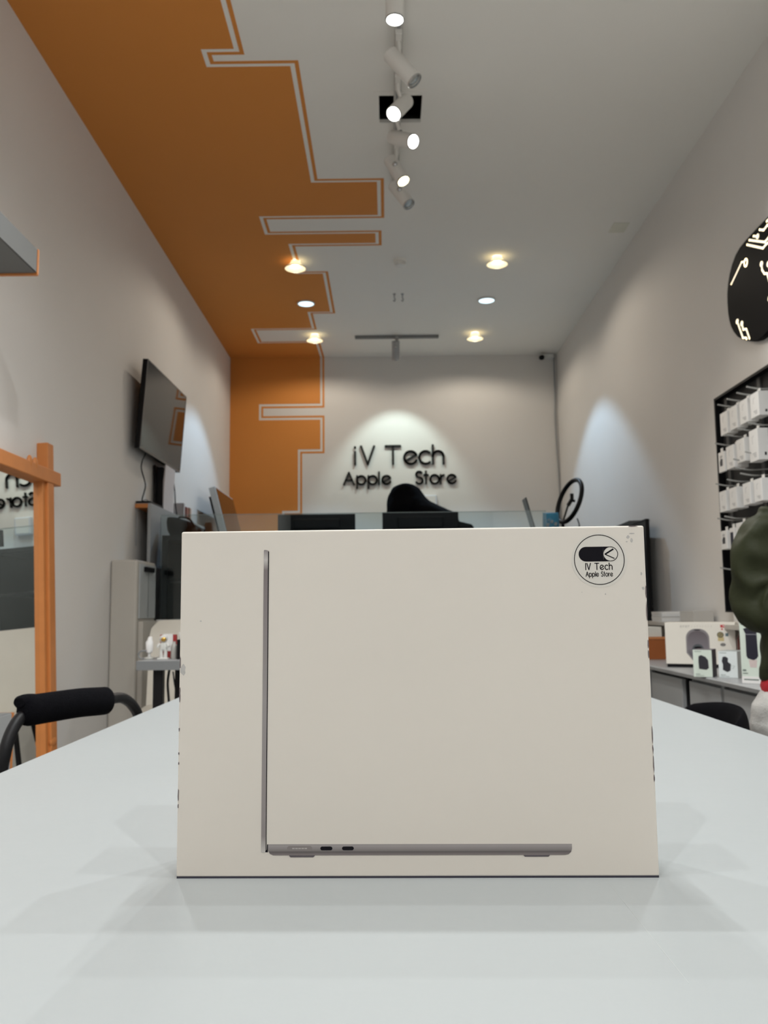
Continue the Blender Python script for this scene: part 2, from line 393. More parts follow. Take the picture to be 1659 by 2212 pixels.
# smoke detector, hooks, cover plate
sd = thing('smoke_detector', 'small round white smoke detector on the ceiling between the downlights', 'smoke detector', (.114, 5.70, ZC))
MB().lathe([(.044, 0), (.044, -.012), (.042, -.014)]).build('mounting_plate', CEIL, sd, smooth=True)
MB().lathe([(.034, -.014), (.038, -.022), (.036, -.038), (.024, -.045)]).build('sensor_head', WHITEP, sd, smooth=True)
for x, lb in ((.080, 'left'), (.142, 'right')):
    hk = thing('ceiling_hook', '%s of the two tiny hooks behind the smoke detector' % lb, 'hook', (x, 6.33, ZC), group='tiny ceiling hooks')
    MB().lathe([(.011, 0), (.011, -.006)], n=14).build('hook_plate', GREYL, hk)
    MB().tube(smoothpath([(0, 0, -.004), (0, 0, -.03), (.006, 0, -.045), (.0, 0, -.058), (-.008, 0, -.05)], 5), .0045, 8).build('hook_bend', GREYL, hk, smooth=True)
tag(bx('cover_plate', mat('aged_plate', (.74, .73, .63), .6), None, -.05, .05, -.07, .07, -.004, 0, loc=(1.49, 5.22, ZC), bevel=.002), 'faint yellowed blank cover plate high on the right of the ceiling', 'cover plate')

# security camera and cable in the back right corner
sc = thing('security_camera', 'small white security camera with black lens in the top right back corner', 'security camera', (1.52, YB, 3.455))
bx('mount_base', WHITEP, sc, -.05, .075, -.05, 0, .0, .04, bevel=.006)
MB().tube([(0, -.03, .015), (-.03, -.08, .0)], .008, 8).build('camera_arm', WHITEP, sc, smooth=True)
MB().lathe([(.020, 0), (.024, .01), (.024, .06), (.020, .068), (.010, .07)], (-.045, -.05, .0), (-.1, -1, -.25)).build('camera_body', BLACK, sc, smooth=True)
cb = MB().tube(smoothpath([(1.600, YB-.012, 3.47), (1.598, YB-.014, 3.1), (1.592, YB-.014, 2.85), (1.603, YB-.014, 2.5), (1.612, YB-.014, 2.15), (1.612, YB-.014, .3)], 8), .006, 8)
tag(cb.build('camera_cable', GREYL, None, smooth=True), 'thin grey cable hanging down the back right corner', 'cable')

# ------------------------------------------------------------------ store sign
sg = thing('store_sign', 'black letters reading iV Tech Apple Store on the back wall', 'sign', (0, YB, 2.45))
def sign_letters(txt, xs, zb, h, w):
    for ch, x in zip(txt, xs):
        m = MB(); glyph(m, ch, x, zb-2.45, h, w, lambda a, b, d: (a, d, b), -.024, -.006)
        m.build('letter', SIGNBLK, sg)
# positions measured on the wall
s1 = (0.555+0.293)/(962-765)      # metres per pixel
def PXX(x): return -.293+(x-765)*s1
sign_letters('iVTech', [PXX(767), PXX(780), PXX(833.5), PXX(873.5), PXX(906), PXX(935.5)], 2.463, .170, .021)
sign_letters('Apple', [PXX(742.5), PXX(771), PXX(795.5), PXX(818.5), PXX(825.5)], 2.276, .112, .0175)
sign_letters('Store', [PXX(898), PXX(916), PXX(929), PXX(951.5), PXX(966)], 2.276, .116, .0175)

# ------------------------------------------------------------------ main table and the carton
def table(name, label, x0, x1, y0, y1, leg=.05, topm=TABLE, edge=GREYE, apron=True):
    r = thing(name, label, 'table', ((x0+x1)/2, (y0+y1)/2, 0)); hx, hy = (x1-x0)/2, (y1-y0)/2
    top = bx('tabletop', topm, r, -hx, hx, -hy, hy, TOP-.036, TOP, bevel=.0012, segs=2)
    m = MB()
    for q in ((-hx-.0015, -hx, -hy, hy), (hx, hx+.0015, -hy, hy), (-hx, hx, -hy-.0015, -hy), (-hx, hx, hy, hy+.0015)): m.box(*q, TOP-.0355, TOP-.0008)
    m.build('edge_band', edge, r)
    for sx in (-1, 1):
        for syy in (-1, 1):
            cx_, cy_ = sx*(hx-.075), syy*(hy-.05)
            bx('leg', BLACKM, r, cx_-leg/2, cx_+leg/2, cy_-leg/2, cy_+leg/2, 0, TOP-.036, bevel=.003)
    m = MB()
    for sx in (-1, 1): m.box(sx*(hx-.075)-.015, sx*(hx-.075)+.015, -hy+.08, hy-.08, TOP-.086, TOP-.036)
    if apron: m.build('apron_rail', BLACKM, r)
    return r
table('display_table', 'large white laminate table in the foreground carrying the laptop carton', -.4644, .5505, -.32, 2.15)

_t = [o_ for o_ in COL.objects if o_.name == 'display_table'][0]
MB().prism([(-.0002, 0), (.0001, 0), (.0006, .16), (.0004, .16)], lambda a_, b_, d: (.1500-_t.location.x+a_, .46-_t.location.y+b_, d), TOP-.0002, TOP+.00012).build('surface_scratch', mat('scratch_pale', (.48, .50, .50), .5), _t)
box = thing('laptop_carton', 'white laptop carton standing upright on the foreground table', 'box', (.01808, .63597, TOP), -.02695)
HW, BH, BD = .171, .24864, .062
m = MB().box(-HW, HW, 0, BD, .0008, BH-.0004); m.build('carton_body', CARD, box, bevel=.0014, segs=3)
bx('lid_seam', mat('seam_shadow_paper', (.40, .385, .36), .7), box, -HW-.0002, HW+.0002, BD-.010, BD-.0094, .001, BH-.0002)
bx('base_edge', mat('dark_edge_paper', (.035, .033, .05), .7), box, -HW+.0004, HW-.0004, .0002, BD-.001, 0, .0014)
fnf = lambda a, b, d: (a-HW, -d, b)
# printed picture of an open thin laptop in profile
pic = MB().prism([(.0609, .0180), (.0625, .0176), (.0641, .0180), (.0651, .2322), (.0645, .2336), (.0625, .2340), (.0619, .2334)], fnf, .0, .00025).build('printed_laptop', None, box)
def gradmat(name, stops, axis, lo, hi, rough=.5):
    m_ = bpy.data.materials.new(name); m_.use_nodes = True; nt = m_.node_tree; b = nt.nodes['Principled BSDF']; b.inputs['Roughness'].default_value = rough
    tc = nt.nodes.new('ShaderNodeTexCoord'); sx_ = nt.nodes.new('ShaderNodeSeparateXYZ'); mr = nt.nodes.new('ShaderNodeMapRange'); cr_ = nt.nodes.new('ShaderNodeValToRGB')
    nt.links.new(tc.outputs['Object'], sx_.inputs[0]); nt.links.new(sx_.outputs[axis], mr.inputs[0])
    mr.inputs[1].default_value = lo; mr.inputs[2].default_value = hi
    nt.links.new(mr.outputs[0], cr_.inputs[0]); nt.links.new(cr_.outputs[0], b.inputs['Base Color'])
    els = cr_.color_ramp.elements; els[0].position = stops[0][0]; els[0].color = (*stops[0][1], 1); els[1].position = stops[-1][0]; els[1].color = (*stops[-1][1], 1)
    for p, c in stops[1:-1]:
        e = els.new(p); e.color = (*c, 1)
    return m_
pg = (.30, .27, .265)
LIDPRINT = gradmat('lid_print', [(0, (.52, .49, .46)), (.05, (.26, .23, .225)), (.5, (.30, .275, .27)), (.93, (.20, .17, .17)), (.965, (.52, .49, .47)), (1, (.25, .22, .22))], 2, .018, .234)
BASEPRINT = gradmat('base_print', [(0, (.22, .19, .185)), (.30, (.11, .095, .095)), (.42, (.20, .18, .175)), (.85, (.33, .30, .295)), (1, (.28, .255, .25))], 2, .0157, .0234)
pic.data.materials.clear(); pic.data.materials.append(LIDPRINT)
MB().prism([(.0642, .0185), (.0647, .0185), (.0658, .2325), (.0651, .2335)], fnf, .00025, .0003).build('screen_edge_print', INK, pic)
bp = [(.0657, .0234), (.0660, .0190), (.0672, .0169), (.0695, .0158), (.2765, .0156), (.2790, .0161), (.2808, .0178), (.2815, .0200), (.2815, .0231)]
MB().prism(bp, fnf, .0, .00025).build('keyboard_base_print', BASEPRINT, pic)
MB().prism([(.0640, .0180), (.0658, .0180), (.0658, .0234), (.0652, .0234), (.0650, .0195), (.0640, .0190)], fnf, .00022, .0003).build('hinge_print', INK, pic)
m = MB()
for a, b in ((.0808, .0995), (.2470, .2660)): m.prism([(a, .0157), (b, .0157), (b-.0012, .01445), (a+.0012, .01445)], fnf, 0, .00025)
m.build('foot_print', mat('foot_print_grey', (.10, .085, .095), .6, var=0), pic)
def pill(mb_, u0, u1, v0, v1, d0, d1, fn=fnf, n=8):
    r = (v1-v0)/2; c = (v0+v1)/2
    P = [(u1-r+r*math.cos(a), c+r*math.sin(a)) for a in [(-PI/2+PI*i/n) for i in range(n+1)]]
    P += [(u0+r+r*math.cos(a), c+r*math.sin(a)) for a in [(PI/2+PI*i/n) for i in range(n+1)]]
    mb_.prism(P, fn, d0, d1)
m = MB(); pill(m, .0795, .0975, .0188, .0222, .00025, .00032); m.build('charging_port_print', mat('port_print_grey', (.22, .195, .19), .5, var=0), pic)
m = MB()
for k in range(5): m.box(-HW+.0832+k*.0022, -HW+.0850+k*.0022, -.00040, -.00032, .0201, .0209)
m.build('port_pin_print', mat('pin_print', (.42, .39, .37), .5, var=0), pic)
for u0, u1 in ((.1033, .1119), (.1188, .1272)):
    m = MB(); pill(m, u0, u1, .0192, .0218, .00025, .00034); m.build('usb_port_print', INK, pic)
# round clear sticker with the shop mark
cu, cv = .3085, .2236
STK = bpy.data.materials.new('clear_sticker_film'); STK.use_nodes = True
_b = STK.node_tree.nodes['Principled BSDF']; _b.inputs['Base Color'].default_value = (.74, .75, .73, 1); _b.inputs['Roughness'].default_value = .35; _b.inputs['Alpha'].default_value = .35
_b.inputs['Base Color'].default_value = (.665, .635, .58, 1); _b.inputs['Alpha'].default_value = 1.0; _b.inputs['Roughness'].default_value = .3; _b.inputs['Specular IOR Level'].default_value = .4
st = MB().prism([(cu+.0202*math.cos(2*PI*k/64), cv-.0003+.0200*math.sin(2*PI*k/64)) for k in range(64)], fnf, .00002, .00012).build('shop_sticker', STK, box)
m = MB(); ringp = [(cu+.0181*math.cos(2*PI*k/72), cv+.0181*math.sin(2*PI*k/72)) for k in range(73)]
stroke(m, ringp, .00055, fnf, .0001, .0002); m.build('sticker_ring_print', INK, st)
m = MB(); kc = .3168; kv = .2277; r1 = .0054
# black bar with a round opening at its right end: outline band plus filled left part
P = [(kc, kv+r1)] + [(.2936+r1+r1*math.cos(a), kv+r1*math.sin(a)) for a in [(PI/2+PI*i/14) for i in range(15)]] + [(kc, kv-r1)]
P += [(kc-.00495*math.sin(PI*i/16), kv-.00495*math.cos(PI*i/16)) for i in range(0, 17)]
# fill as two halves to keep faces simple
Lft = [(.2936+r1+r1*math.cos(a), kv+r1*math.sin(a)) for a in [(PI/2+PI*i/14) for i in range(15)]]
m.prism(Lft+[(kc-.0052, kv-r1), (kc-.0052, kv+r1)], fnf, .0001, .0002)
for i in range(12):
    a0 = PI/2+PI/2*i/12; a1 = PI/2+PI/2*(i+1)/12
    for sgn in (1, -1):
        q = [(kc+.0050*math.cos(a0), kv+sgn*.0050*math.sin(a0)), (kc+.0050*math.cos(a1), kv+sgn*.0050*math.sin(a1)), (kc+.0050*math.cos(a1)-.0002, kv+sgn*r1), (kc+.0050*math.cos(a0), kv+sgn*r1)]
        m.prism(q, fnf, .0001, .0002)
stroke(m, [(kc+.00520*math.cos(a), kv+.00520*math.sin(a)) for a in [(-PI/2+PI*i/20) for i in range(21)]], .0005, fnf, .0001, .0002)
stroke(m, [(kc+.0022, kv+.0036), (kc-.0040, kv-.0002)], .0011, fnf, .0001, .0002, cap=False)
stroke(m, [(kc-.0042, kv-.0001), (kc+.0028, kv-.0034)], .0007, fnf, .0001, .0002, cap=False)
m.build('switch_mark_print', INK, st)
m = MB()
def line_text(txt, x0, x1, z, h, w):
    gap = 0.26*h; tot = 0; adv = []
    for ch in txt:
        a = (0.35*h if ch == ' ' else GL[ch][1]*h); adv.append(a); tot += a+gap
    tot -= gap; k = (x1-x0)/tot; x = x0
    for ch, a in zip(txt, adv):
        if ch != ' ':
            for s_ in GL[ch][0]: stroke(m, [(x+p*h*k, z+q*h) for p, q in s_], w, fnf, .0001, .0002)
        x += (a+gap)*k
line_text('IV Tech', .2984, .3176, .2163, .0047, .00066)
line_text('Apple Store', .2984, .3178, .2114, .0034, .00052)
m.build('sticker_text_print', INK, st)
# worn marks along edges and corners
SC = mat('scuff_dark', (.16, .13, .13), .8, var=.3, scale=300); SCL = mat('scuff_grey', (.46, .44, .42), .8, var=.2, scale=300)
m = MB(); m2 = MB(); rnd = random.Random(3)
def blot(mt, u, v, w_, h_, n=9, d=.00012):
    mb_ = MB(); mb_.prism([(u+w_*math.cos(2*PI*k/n)*rnd.uniform(.5, 1), v+h_*math.sin(2*PI*k/n)*rnd.uniform(.6, 1)) for k in range(n)], fnf, 0, d); mb_.build('scuff_mark', mt, box)
m, m2 = SC, SCL
for v, h_ in ((.152, .006), (.132, .003), (.128, .005), (.104, .0016), (.087, .0014), (.080, .0012), (.058, .006), (.050, .002)):
    blot(m, .0007, v, .0006, h_)
for v, h_ in ((.200, .006), (.185, .009), (.162, .0035), (.155, .004), (.098, .007), (.088, .004), (.078, .008), (.068, .003)):
    blot(m, .3413, v, .0006, h_)
blot(m, .334, .2478, .004, .0005); blot(m2, .0030, .1465, .0024, .005)
for (u, v, w_, h_) in ((.330, .240, .0016, .0016), (.3325, .2375, .0011, .002), (.329, .2365, .001, .0006), (.0155, .182, .0010, .0006), (.312, .1985, .0007, .0006),
                       (.3385, .2130, .0009, .0016), (.3395, .2025, .0013, .0014), (.295, .2000, .0004, .0004), (.333, .2425, .0025, .0007)): blot(m2, u, v, w_, h_)

# ------------------------------------------------------------------ second table and what stands on it
table('display_table', 'second table behind, grey edged top on black legs, left of the carton', -.975, .70, 3.39, 3.84, leg=.038, topm=GREYL, edge=GREY, apron=False)
c2 = thing('charging_stand', 'small white charging stand with looped grey cable on the second table', 'charger', (-.962, 3.52, TOP))
MB().lathe([(.020, 0), (.022, .003), (.020, .007), (.008, .010)]).build('stand_base', mat('clear_plastic_grey', (.45, .45, .42), .2), c2, smooth=True)
MB().tube([(0, 0, .008), (0, 0, .030)], .006, 10).build('stand_stem', mat('clear_plastic_stem', (.6, .6, .58), .2), c2, smooth=True)
MB().loft([((0, 0, .026), (.010, 0, 0), (0, .010, 0)), ((0, 0, .030), (.014, 0, 0), (0, .012, 0)), ((0, 0, .068), (.015, 0, 0), (0, .012, 0)), ((.002, 0, .076), (.010, 0, 0), (0, .010, 0)), ((.003, 0, .086), (.009, 0, 0), (0, .009, 0)), ((.003, 0, .090), (.004, 0, 0), (0, .004, 0))]).build('charger_head', mat('bright_white_plastic', (.85, .85, .84), .35), c2, smooth=True)
MB().tube(smoothpath([(-.008, -.012, .034), (-.030, -.014, .032), (-.040, -.014, .018), (-.030, -.014, .004), (-.012, -.012, .004)], 6), .003, 8).build('charger_cable', GREY, c2, smooth=True)
a = thing('astronaut_figurine', 'small white astronaut figurine with gold visor on the second table', 'figurine', (-.900, 3.50, TOP))
CL = mat('milky_plastic', (.66, .66, .63), .25)
bx('figurine_base', CL, a, -.022, .022, -.014, .014, 0, .006, bevel=.002)
m = MB()
for sx in (-1, 1):
    m.tube([(sx*.008, 0, .005), (sx*.009, 0, .030), (sx*.007, 0, .045)], [.008, .007, .008], 12)
    m.tube([(sx*.014, 0, .062), (sx*.022, -.004, .052), (sx*.019, -.012, .050)], [.006, .006, .005], 10)
m.loft([((0, 0, .038), (.013, 0, 0), (0, .009, 0)), ((0, 0, .052), (.015, 0, 0), (0, .011, 0)), ((0, 0, .066), (.012, 0, 0), (0, .009, 0))])
m.build('figurine_body', CL, a, smooth=True)
MB().ball((0, 0, .081), .0165).build('helmet', CL, a, smooth=True)
MB().ball((.0015, -.008, .080), .0125, (1, .75, .9)).build('gold_visor', mat('gold_visor', (.65, .40, .10), .2, metal=.8), a, smooth=True)
cd = thing('gift_box', 'small red and white card box standing behind the astronaut figurine', 'box', (-.898, 3.57, TOP))
bx('box_body', mat('red_card', (.35, .03, .03), .5), cd, -.032, .034, -.008, .010, 0, .096)
bx('white_panel', CARDW, cd, -.020, .020, -.0095, -.008, .03, .099)
bt = MB().lathe([(.012, 0), (.013, .004), (.013, .05), (.009, .058), (.006, .062), (.006, .07)]).build('lotion_bottle', mat('grey_bottle', (.42, .41, .38), .35), None, smooth=True, loc=(-.862, 3.52, TOP))
tag(bt, 'small grey bottle between the astronaut figurine and the black pen holder', 'bottle')
ph = thing('pen_holder', 'black pen holder on the second table beside the carton edge', 'pen holder', (-.812, 3.50, TOP))
m = MB().box(-.029, .029, -.02, .02, 0, .004)
for q in ((-.029, -.027, -.02, .02), (.027, .029, -.02, .02), (-.027, .027, -.02, -.018), (-.027, .027, .018, .02)): m.box(*q, 0, .078)
m.build('holder_cup', BLACK, ph)
tag(MB().loft([((0, 0, 0), (.003, 0, 0), (0, .003, 0)), ((-.004, 0, .075), (.004, 0, 0), (0, .004, 0)), ((-.004, 0, .085), (.009, 0, 0), (0, .008, 0)), ((-.005, 0, .103), (.008, 0, 0), (0, .007, 0))]).build('brush', WHITEP, None, smooth=True, loc=(-.826, 3.50, TOP+.004)), 'white soft headed brush standing in the black pen holder', 'brush')
for k, (dx, tl) in enumerate(((.006, .004), (.016, .008))):
    pen = MB().tube([(0, 0, 0), (tl, 0, .11), (tl, 0, .118)], [.004, .004, .002], 8).build('pen', mat('blue_pen_plastic', (.02, .03, .25), .3), None, smooth=True, loc=(-.808+dx-.006, 3.50, TOP+.004))
    tag(pen, '%s blue pen standing in the black pen holder' % ('left', 'right')[k], 'pen', 'blue pens')
for k, pts in enumerate(([(-.862, 3.45, .894), (-.868, 3.45, .84), (-.862, 3.45, .76), (-.868, 3.45, .70), (-.872, 3.45, .62), (-.870, 3.45, .40)],
                         [(-.850, 3.46, .885), (-.840, 3.46, .82), (-.822, 3.46, .76), (-.815, 3.46, .70), (-.83, 3.46, .5)],
                         [(-.838, 3.47, .885), (-.80, 3.47, .85), (-.78, 3.47, .83), (-.76, 3.47, .78), (-.755, 3.47, .6)])):
    tag(MB().tube(smoothpath(pts, 6), (.005, .003, .0035)[k], 8).build('cable', BLACK, None, smooth=True),
        ('thick black cable hanging farthest left under the second table', 'thin black cable hanging in the middle under the second table', 'black cable sagging right towards the carton under the second table')[k], 'cable', 'cables under the second table')

# pale shell chair behind the second table
ch = thing('shell_chair', 'beige plastic shell chair behind the second table', 'chair', (-.93, 4.28, 0))
BG = mat('beige_plastic', (.68, .64, .56), .4)
prof = []
m = MB(); ny = 13
rows = []
for j in range(ny):
    v = j/(ny-1); z = .66+v*.42; half = .24*(1-(max(0, v-.72)/.28)**1*0-.16*(max(0, v-.86)/.14)**2); rows.append((z, half))
for side in (0, 1):
    for z, half in rows:
        for i in range(13):
            u = -1+2*i/12; m.v.append(Vector((u*half, .02-.06*u*u+.05*(z-.66)/.4+side*.012, z - .035*max(0, abs(u)-.75)**1.5*(1.2 if z > 1.0 else 0))))
def gi(s_, j, i): return s_*ny*13+j*13+i
for s_ in (0, 1):
    for j in range(ny-1):
        for i in range(12): m.face([gi(s_, j, i), gi(s_, j, i+1), gi(s_, j+1, i+1), gi(s_, j+1, i)])
for j in range(ny-1):
    for i in (0, 12): m.face([gi(0, j, i), gi(0, j+1, i), gi(1, j+1, i), gi(1, j, i)])
for i in range(12):
    for j in (0, ny-1): m.face([gi(0, j, i), gi(0, j, i+1), gi(1, j, i+1), gi(1, j, i)])
m.build('backrest', BG, ch, smooth=True)
MB().loft([((0, -.14, .64), (.21, 0, 0), (0, .19, 0)), ((0, -.15, .665), (.235, 0, 0), (0, .215, 0)), ((0, -.15, .680), (.215, 0, 0), (0, .20, 0))], 32).build('seat', BG, ch, smooth=True)
for sx in (-1, 1):
    for s2 in (-1, 1): MB().tube([(sx*.14, -.14+s2*.10, .645), (sx*.22, -.14+s2*.20, 0)], .012, 10).build('leg', BLACKM, ch, smooth=True)
MB().tube([(sx*.18, -.14+sy2*.15, .33) for sx, sy2 in ((-1, -1), (1, -1), (1, 1), (-1, 1))], .008, 8, closed=True).build('foot_rail', BLACKM, ch, smooth=True)

# ------------------------------------------------------------------ stools at the main table
def legs4(r, w, d, z, m_=BLACKM, rad=.013, cx=0):
    for sx in (-1, 1):
        for s2 in (-1, 1): MB().tube([(cx+sx*w, s2*d, z), (cx+sx*(w+.05), s2*(d+.05), 0)], rad, 10).build('leg', m_, r, smooth=True)
    zz = .28; f = (1-zz/z); ww, dd = w+.05*f, d+.05*f
    MB().tube([(cx-ww, -dd, zz), (cx+ww, -dd, zz), (cx+ww, dd, zz), (cx-ww, dd, zz)], .009, 8, closed=True).build('foot_rail', m_, r, smooth=True)
s = thing('padded_stool', 'black stool with a padded backrest hoop at the left edge of the table', 'stool', (-.66, 1.66, 0))
# hoop in local coordinates: rises near the table edge, carries the pad
hp = [(.060, -.195, .60), (.040, -.205, .74), (.025, -.208, .845), (.027, -.205, .889), (.030, -.190, .922), (.035, -.165, .944), (.045, -.132, .954), (.060, -.12+.0, .957),
      (.060, -.120, .957), (.090, -.044, .957), (.115, .043, .953), (.120, .064, .952), (.128, .098, .949), (.134, .142, .931), (.138, .180, .900), (.140, .205, .84), (.135, .21, .74), (.12, .195, .60)]
hp.pop(7)
MB().tube(smoothpath(hp, 6), .0105, 14).build('backrest_hoop', BLACKM, s, smooth=True)
pp = smoothpath([(.038, -.168, .957), (.060, -.120, .958), (.090, -.044, .958), (.108, .010, .955), (.116, .046, .953)], 6)
def padpiece(dx, dz, rx, rz_, i0=0, i1=None):
    m_ = MB(); q = pp[i0:i1]; n_ = len(q); rings_ = []
    for i, p in enumerate(q):
        e_ = min(i, n_-1-i); k_ = (.62, .90, .98)[e_] if e_ < 3 else 1.0
        rings_.append(((p.x+dx, p.y, p.z+dz), (rx*k_, -.3*rx*k_, 0), (0, 0, rz_*k_)))
    m_.loft(rings_, 28); return m_
padpiece(0, -.003, .018, .0265).build('back_pad', FABRIC, s, smooth=True)
padpiece(-.006, .012, .017, .013, 0, 6).build('pad_roll', FABRIC, s, smooth=True)
MB().loft([((0, 0, .60), (.17, 0, 0), (0, .20, 0)), ((0, 0, .62), (.19, 0, 0), (0, .22, 0)), ((0, 0, .655), (.19, 0, 0), (0, .22, 0)), ((0, 0, .675), (.16, 0, 0), (0, .19, 0))], 36).build('seat', FABRIC, s, smooth=True)
legs4(s, .13, .16, .605)
s = thing('padded_stool', 'black stool with a curved low backrest at the right edge of the table', 'stool', (.755, 2.03, 0))
arcp = [(.00, .25, .86), (.035, .17, .875), (.05, .08, .885), (.045, -.02, .887), (.02, -.10, .882), (-.012, -.155, .872), (-.030, -.178, .86)]
m = MB(); rings = []
sp_ = smoothpath(arcp, 5)
for i, p in enumerate(sp_):
    e = min(i, len(sp_)-1-i); k = (.35, .75, .92)[e] if e < 3 else 1.0
    rings.append(((p.x, p.y, p.z-.043), (.017*k, .006, 0), (0, 0, .048*k)))
m.loft(rings, 24); m.build('backrest', FABRIC, s, smooth=True)
MB().tube([(.03, -.02, .84), (.02, -.02, .72), (-.12, -.02, .64)], .011, 10).build('back_support', CHROME, s, smooth=True)
MB().tube([(.005, -.13, .84), (.0, -.12, .72), (-.12, -.10, .64)], .006, 10).build('back_support', CHROME, s, smooth=True)
MB().loft([((-.22, .03, .60), (.16, 0, 0), (0, .17, 0)), ((-.22, .03, .62), (.18, 0, 0), (0, .19, 0)), ((-.22, .03, .655), (.18, 0, 0), (0, .19, 0)), ((-.22, .03, .675), (.15, 0, 0), (0, .16, 0))], 36).build('seat', FABRIC, s, smooth=True)
legs4(s, .13, .14, .605, cx=-.22)

# ------------------------------------------------------------------ left wall: cabinets, mirror, tv
CABG = mat('cabinet_dark_grey', (.135, .14, .138), .55, var=.03)
def banded_cabinet(name, label, z0, z1, y0, y1, xf, doors=True):
    r = thing(name, label, 'cabinet', (XL, (y0+y1)/2, z0)); hy = (y1-y0)/2; w_ = xf-XL; h = z1-z0
    body = bx('cabinet_body', CABG if not doors else GREY, r, 0.001, w_-.004, -hy, hy-.004, 0, h)
    MB().box(0.001, w_, hy-.004, hy, -.003, h).box(w_-.004, w_+.0015, hy-.012, hy, -.003, h).box(0.001, w_, hy-.012, hy+.001, -.006, 0).build('edge_band', ORWOOD, r)
    n = max(1, round((y1-y0)/.45)); dw = (y1-y0-.012)/n
    for k in range(n): bx('door', CABG if not doors else GREYL, r, w_-.004, w_, -hy+k*dw+.002, -hy+(k+1)*dw-.002, .002, h-.002 if not doors else h-.14, bevel=.0008)
    if doors: bx('drawer', GREYL, r, w_-.004, w_, -hy+.002, hy-.014, h-.135, h-.002, bevel=.0008)
    return r
banded_cabinet('wall_cabinet', 'grey wall cabinet with orange edge banding high on the left wall', 2.29, 2.376, 1.6, 2.884, -1.2, doors=False)
banded_cabinet('base_cabinet', 'low grey cabinet with orange edge banding at the lower left edge of the photo', 0, .805, 1.5, 2.815, -1.2)

mr = thing('floor_mirror', 'tall mirror in an orange wood frame leaning on the left wall', 'mirror', (-1.357, 3.27, 0))
mr.rotation_euler = (0, -math.radians(2.55), .0048)
MH = 1.80; HWm = .265
bx('mirror_glass', MIRROR, mr, -.008, -.004, -HWm-.02, HWm+.02, .12, 1.68)
bx('backing_board', BLACK, mr, -.016, -.008, -HWm-.03, HWm+.03, .1, 1.70)
for s_ in (-1, 1):
    bx('post', ORWOOD, mr, -.020, .028, s_*(HWm+.035)-.032+(.012 if s_ > 0 else -.012), s_*(HWm+.035)+.032+(.012 if s_ > 0 else -.012), 0, MH+.03, bevel=.004)
    bx('inner_frame', ORWOOD, mr, -.010, .016, s_*(HWm+.004)-.018, s_*(HWm+.004)+.018, .1, 1.70, bevel=.003)
for zz in (.09, 1.69):
    bx('rail', ORWOOD, mr, -.016, .032, -HWm-.15, HWm+.15, zz-.029, zz+.029, bevel=.004)
for yy in (.10, .155):
    MB().ball((.024, yy, 1.715), .030, (.35, .62, 1.0)).build('carved_loop', ORWOOD, mr, smooth=True)
MB().ball((.024, HWm+.045, .60), .02, (.4, 1.9, 1.0)).build('carved_loop', ORWOOD, mr, smooth=True)

tv = thing('television', 'wall mounted flat television tilted down on the left wall', 'television', (-1.367, 5.26, 2.302))
ty_, tl_ = .014, .072
uu = Vector((math.sin(ty_), math.cos(ty_), 0)); n0 = Vector((math.cos(ty_), -math.sin(ty_), 0)); vv = Vector((0, 0, 1))*math.cos(tl_)+n0*math.sin(tl_); nn = uu.cross(vv)
rot = Matrix((( nn.x, uu.x, vv.x), (nn.y, uu.y, vv.y), (nn.z, uu.z, vv.z))).to_4x4()
tv.matrix_world = Matrix.Translation((-1.367, 5.26, 2.302)) @ rot
bx('housing', BLACK, tv, -.030, -.002, -.45, .45, -.26, .26, bevel=.004)
bx('rear_bulge', BLACK, tv, -.050, -.030, -.30, .30, -.24, .05, bevel=.006)
bx('screen', SCREEN, tv, -.002, .0004, -.443, .443, -.247, .254)
m = MB()
for q in ((-.45, .45, .254, .26), (-.45, .45, -.26, -.247), (-.45, -.443, -.247, .254), (.443, .45, -.247, .254)): m.box(-.002, .0015, *q)
m.build('bezel', mat('bezel_grey', (.10, .10, .10), .3, metal=.4), tv)
MB().box(-.052, -.030, -.10, .10, -.08, .14).tube([(-.04, 0, .05), (-.078, 0, .04)], .02, 10).build('wall_bracket', BLACKM, tv)

# long grey wall console under the television
wc = thing('wall_console', 'long grey wall panel with orange edged shelf top below the television', 'shelf', (XL, 4.97, 0))
bx('fascia_panel', GREYL, wc, .075, .093, 0, 1.49, .95, 1.748, bevel=.001)
bx('shelf_top', ORWOOD, wc, 0.001, .075, 0, 1.49, 1.722, 1.745)
bx('top_skin', GREYL, wc, 0.001, .075, .004, 1.49, 1.745, 1.748)
for yy in (.3, 1.2): bx('bracket', GREY, wc, 0.001, .075, yy, yy+.02, 1.60, 1.722)
ms = thing('media_box', 'flat black media box lying on the wall console', 'media player', (XL+.045, 5.14, 1.748))
bx('case', BLACK, ms, -.043, .043, -.165, .13, 0, .014, bevel=.002)
MB().tube(smoothpath([(.01, -.06, .012), (.0, -.09, .03), (-.02, -.11, .02)], 5), .002, 6).build('lead', BLACK, ms, smooth=True)
gc = thing('game_console', 'upright game console with white side plates and black core on the wall console', 'game console', (XL+.050, 5.42, 1.748))
bx('core', BLACK, gc, -.020, .020, -.10, .12, 0.0, .27, bevel=.004)
for s_ in (-1, 1):
    P = [(s_*.021, 0), (s_*.026, .0), (s_*.029, .13), (s_*.038, .285), (s_*.032, .285), (s_*.021, .18)]
    MB().prism(P, lambda a_, b_, d: (a_, d, b_), -.105, .13).build('side_plate', mat('plate_white', (.62, .58, .58), .4) if s_ > 0 else BLACK, gc, bevel=.002)
